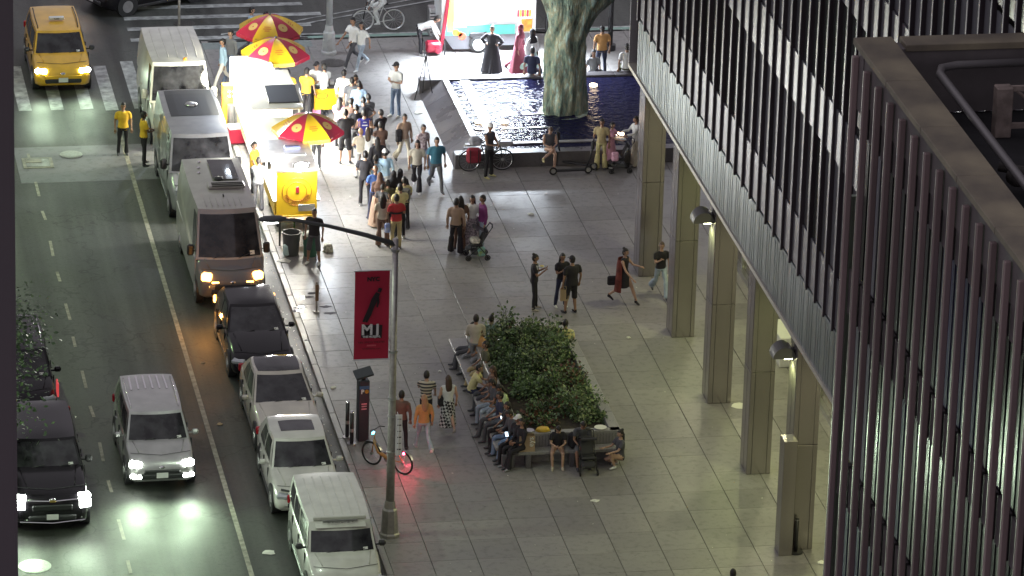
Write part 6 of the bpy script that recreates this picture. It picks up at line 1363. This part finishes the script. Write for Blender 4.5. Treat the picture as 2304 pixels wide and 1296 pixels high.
# planter sitters
SG='people sitting round the planter'
def sit(lab,px,py,face,seat=.47,h=1.72,zt=None,dx=0,dy=0,fy=None,**k):
    zt=zt or (seat+.92)*h/1.72*.985; q=G(px,py,zt); return person(lab,q.x+dx,(q.y+dy if fy is None else fy),0,face,h,pose='sit',seat=seat,group=SG,**k)
sit('person in sage green tee sitting, back turned, at the planter far end',1105,709,180,top='sage',bot='jean',hair='crop',skin=0)
sit('person in black tee with pale back print sitting at the planter far end',1149,718,180,top='black',bot='black',hair='short')
sit('person in a pale yellow top sitting beyond the tall shrub at the far right',1272,720,180,top='lyellow',bot='khaki',hair='short')
sit('person with black hair in pale green sitting highest on the left ledge',1062,727,-100,top='sage',bot='dgrey')
sit('person in an orange tan jacket facing sideways high on the left ledge',1077,738,-60,top='orange',bot='grey',sleeve='long',arms='lap')
person('person in a loose grey shirt standing with back turned at the left ledge',*FP(1068,838),0,175,1.74,top='beige',bot='grey',sleeve='long',legs='wide',arms='lap',bulk=1.08)
sit('person in a pale cream tee leaning forward on the pavement side of the left ledge',1073,818,80,.40,top='lyellow',bot='navy',lean=20,arms='fwd',hair='crop',skin=0,dx=-.1)
sit('person with long dark hair leaning in the shade beside the cream tee',1106,826,-85,top='brown',bot='dgrey',hair='long',hc='brown',arms='lap')
sit('dark clothed person with a lit phone in the middle of the left ledge',1110,853,-80,top='dgrey',bot='ljean',hair='long',arms='phone',headpitch=25)
sit('person in a lime top leaning over a phone in the middle of the left ledge',1136,862,-75,top='lime',bot='ljean',hair='long',arms='phone',headpitch=25,lean=12)
sit('slim person in navy with folded hands beside the lime top',1122,884,-85,top='navy',bot='dgrey',hair='short',arms='lap')
sit('person in a grey hoodie bent low between the black clothed sitters',1150,922,-75,top='dgrey',bot='jean',sleeve='long',hair='short',arms='phone',headpitch=30)
sit('person in olive seated behind the standing grey shirt',1090,770,-85,top='olive',bot='khaki',hair='short',arms='lap')
sit('person in black with crossed arms on the lower left ledge',1139,907,-80,top='black',bot='black',hair='long',arms='lap')
sit('person in black wearing a pale cap near the left corner of the planter',1164,936,-60,top='black',bot='black',hair='white_cap',sleeve='long',arms='lap')
sit('person in glasses and a black hoodie with a lit phone at the near left corner',1172,944,-65,top='black',bot='black',sleeve='long',hair='long',arms='phone',shoe='grey')
sit('person in dark grey sitting on the near bench beside the pram',1322,962,0,fy=-18.5,lean=18,top='dgrey',bot='gkhaki',hair='crop',arms='lap',headpitch=30,legs='shorts')
sit('girl in a dark tee and bare legs on the near bench reading a phone',1268,977,-5,.42,1.58,fy=-18.5,lean=12,top='black',bot='maroon',legs='bare',hair='long',arms='phone',headpitch=30,skin=0,shoe='beige')
x,y=4.75,-18.95; person('person with a ponytail kneeling beside the pram in a dark tee',x,y+.1,0,-75,1.66,pose='squat',top='dgrey',bot='black',legs='bare',hair='bun',arms='fwd',skin=0,shoe='white',group=SG)
for lab,px,py,z in(('glowing phone on the lap in the middle of the left ledge',1110,884,.75),('glowing phone held at the near left corner of the planter',1140,977,.8),('small lit phone on the lower left ledge',1130,941,.75)):
    q=G(px,py,z); o=MB().box((0,0,0),(.075,.15,.01),0,rx=.5,bev=.003).build('mobile_phone',mat('phone_lit',(.6,.8,1),.3,emit=3,ecol=(.65,.85,1))); o.location=q; tag(o,lab,'phone','lit phones')
x_,y_=FP(1385,1010); sack('black_backpack','black backpack leaning at the right end of the near bench',(x_+.12,y_+.1,0),(.26,.3,.5),C['black'])
x_,y_=FP(1290,1040); sack('dark_bag','dark bag on the bench between the girl and the father',(x_,-18.5,.47),(.34,.26,.45),C['black'],False)
q=G(1115,780,.5); sack('patterned_tote','bright patterned tote on the upper left ledge by the shrubs',(q.x,q.y,.47),(.3,.22,.34),mat('tote',(.5,.1,.08),.7,var=.6,scale=14,vcol2=(.8,.75,.6)),False)
q=G(1128,800,.6); sack('yellow_tote','yellow bag beside the patterned tote on the left ledge',(q.x+.05,q.y-.2,.47),(.24,.2,.32),C['yellow'],False)
# walkers at lower left
person('person in a striped tee and black trousers walking away beside the long haired one',*FP(957,968),0,170,1.74,pose='walk',top='striped',bot='black',skin=0,shoe='dgrey',arms=('swing','fwd'))
person('person with very long brown hair, white top and checked skirt walking away',*FP(1006,972),0,185,1.66,pose='walk',top='white',bot='check',hair='long',hc='brown',skirt=(1.02,.2,.17,.24,'check'),sleeve='none',skin=0,shoe='beige',legs='bare')
sack('shoulder_bag','dark shoulder bag at the hip of the checked skirt',(FP(990,972)[0],FP(990,972)[1],.78),(.16,.22,.3),C['black'],False)
person('person with rose blond hair, beige top and blue jeans walking toward the bike',*FP(952,1018),0,190,1.68,pose='walk',top='orange',bot='ljean',hair='long',hc='blond',sleeve='long',skin=0,shoe='white')
person('person in dark clothes half hidden by the pole sign',*FP(901,1012),0,160,1.72,top='brown',bot='black',hair='short',sleeve='long')
x,y=HP(1650,1284,1.68); person('dark haired person whose head alone enters at the bottom edge',x,y,0,180,1.70,top='black',bot='black')
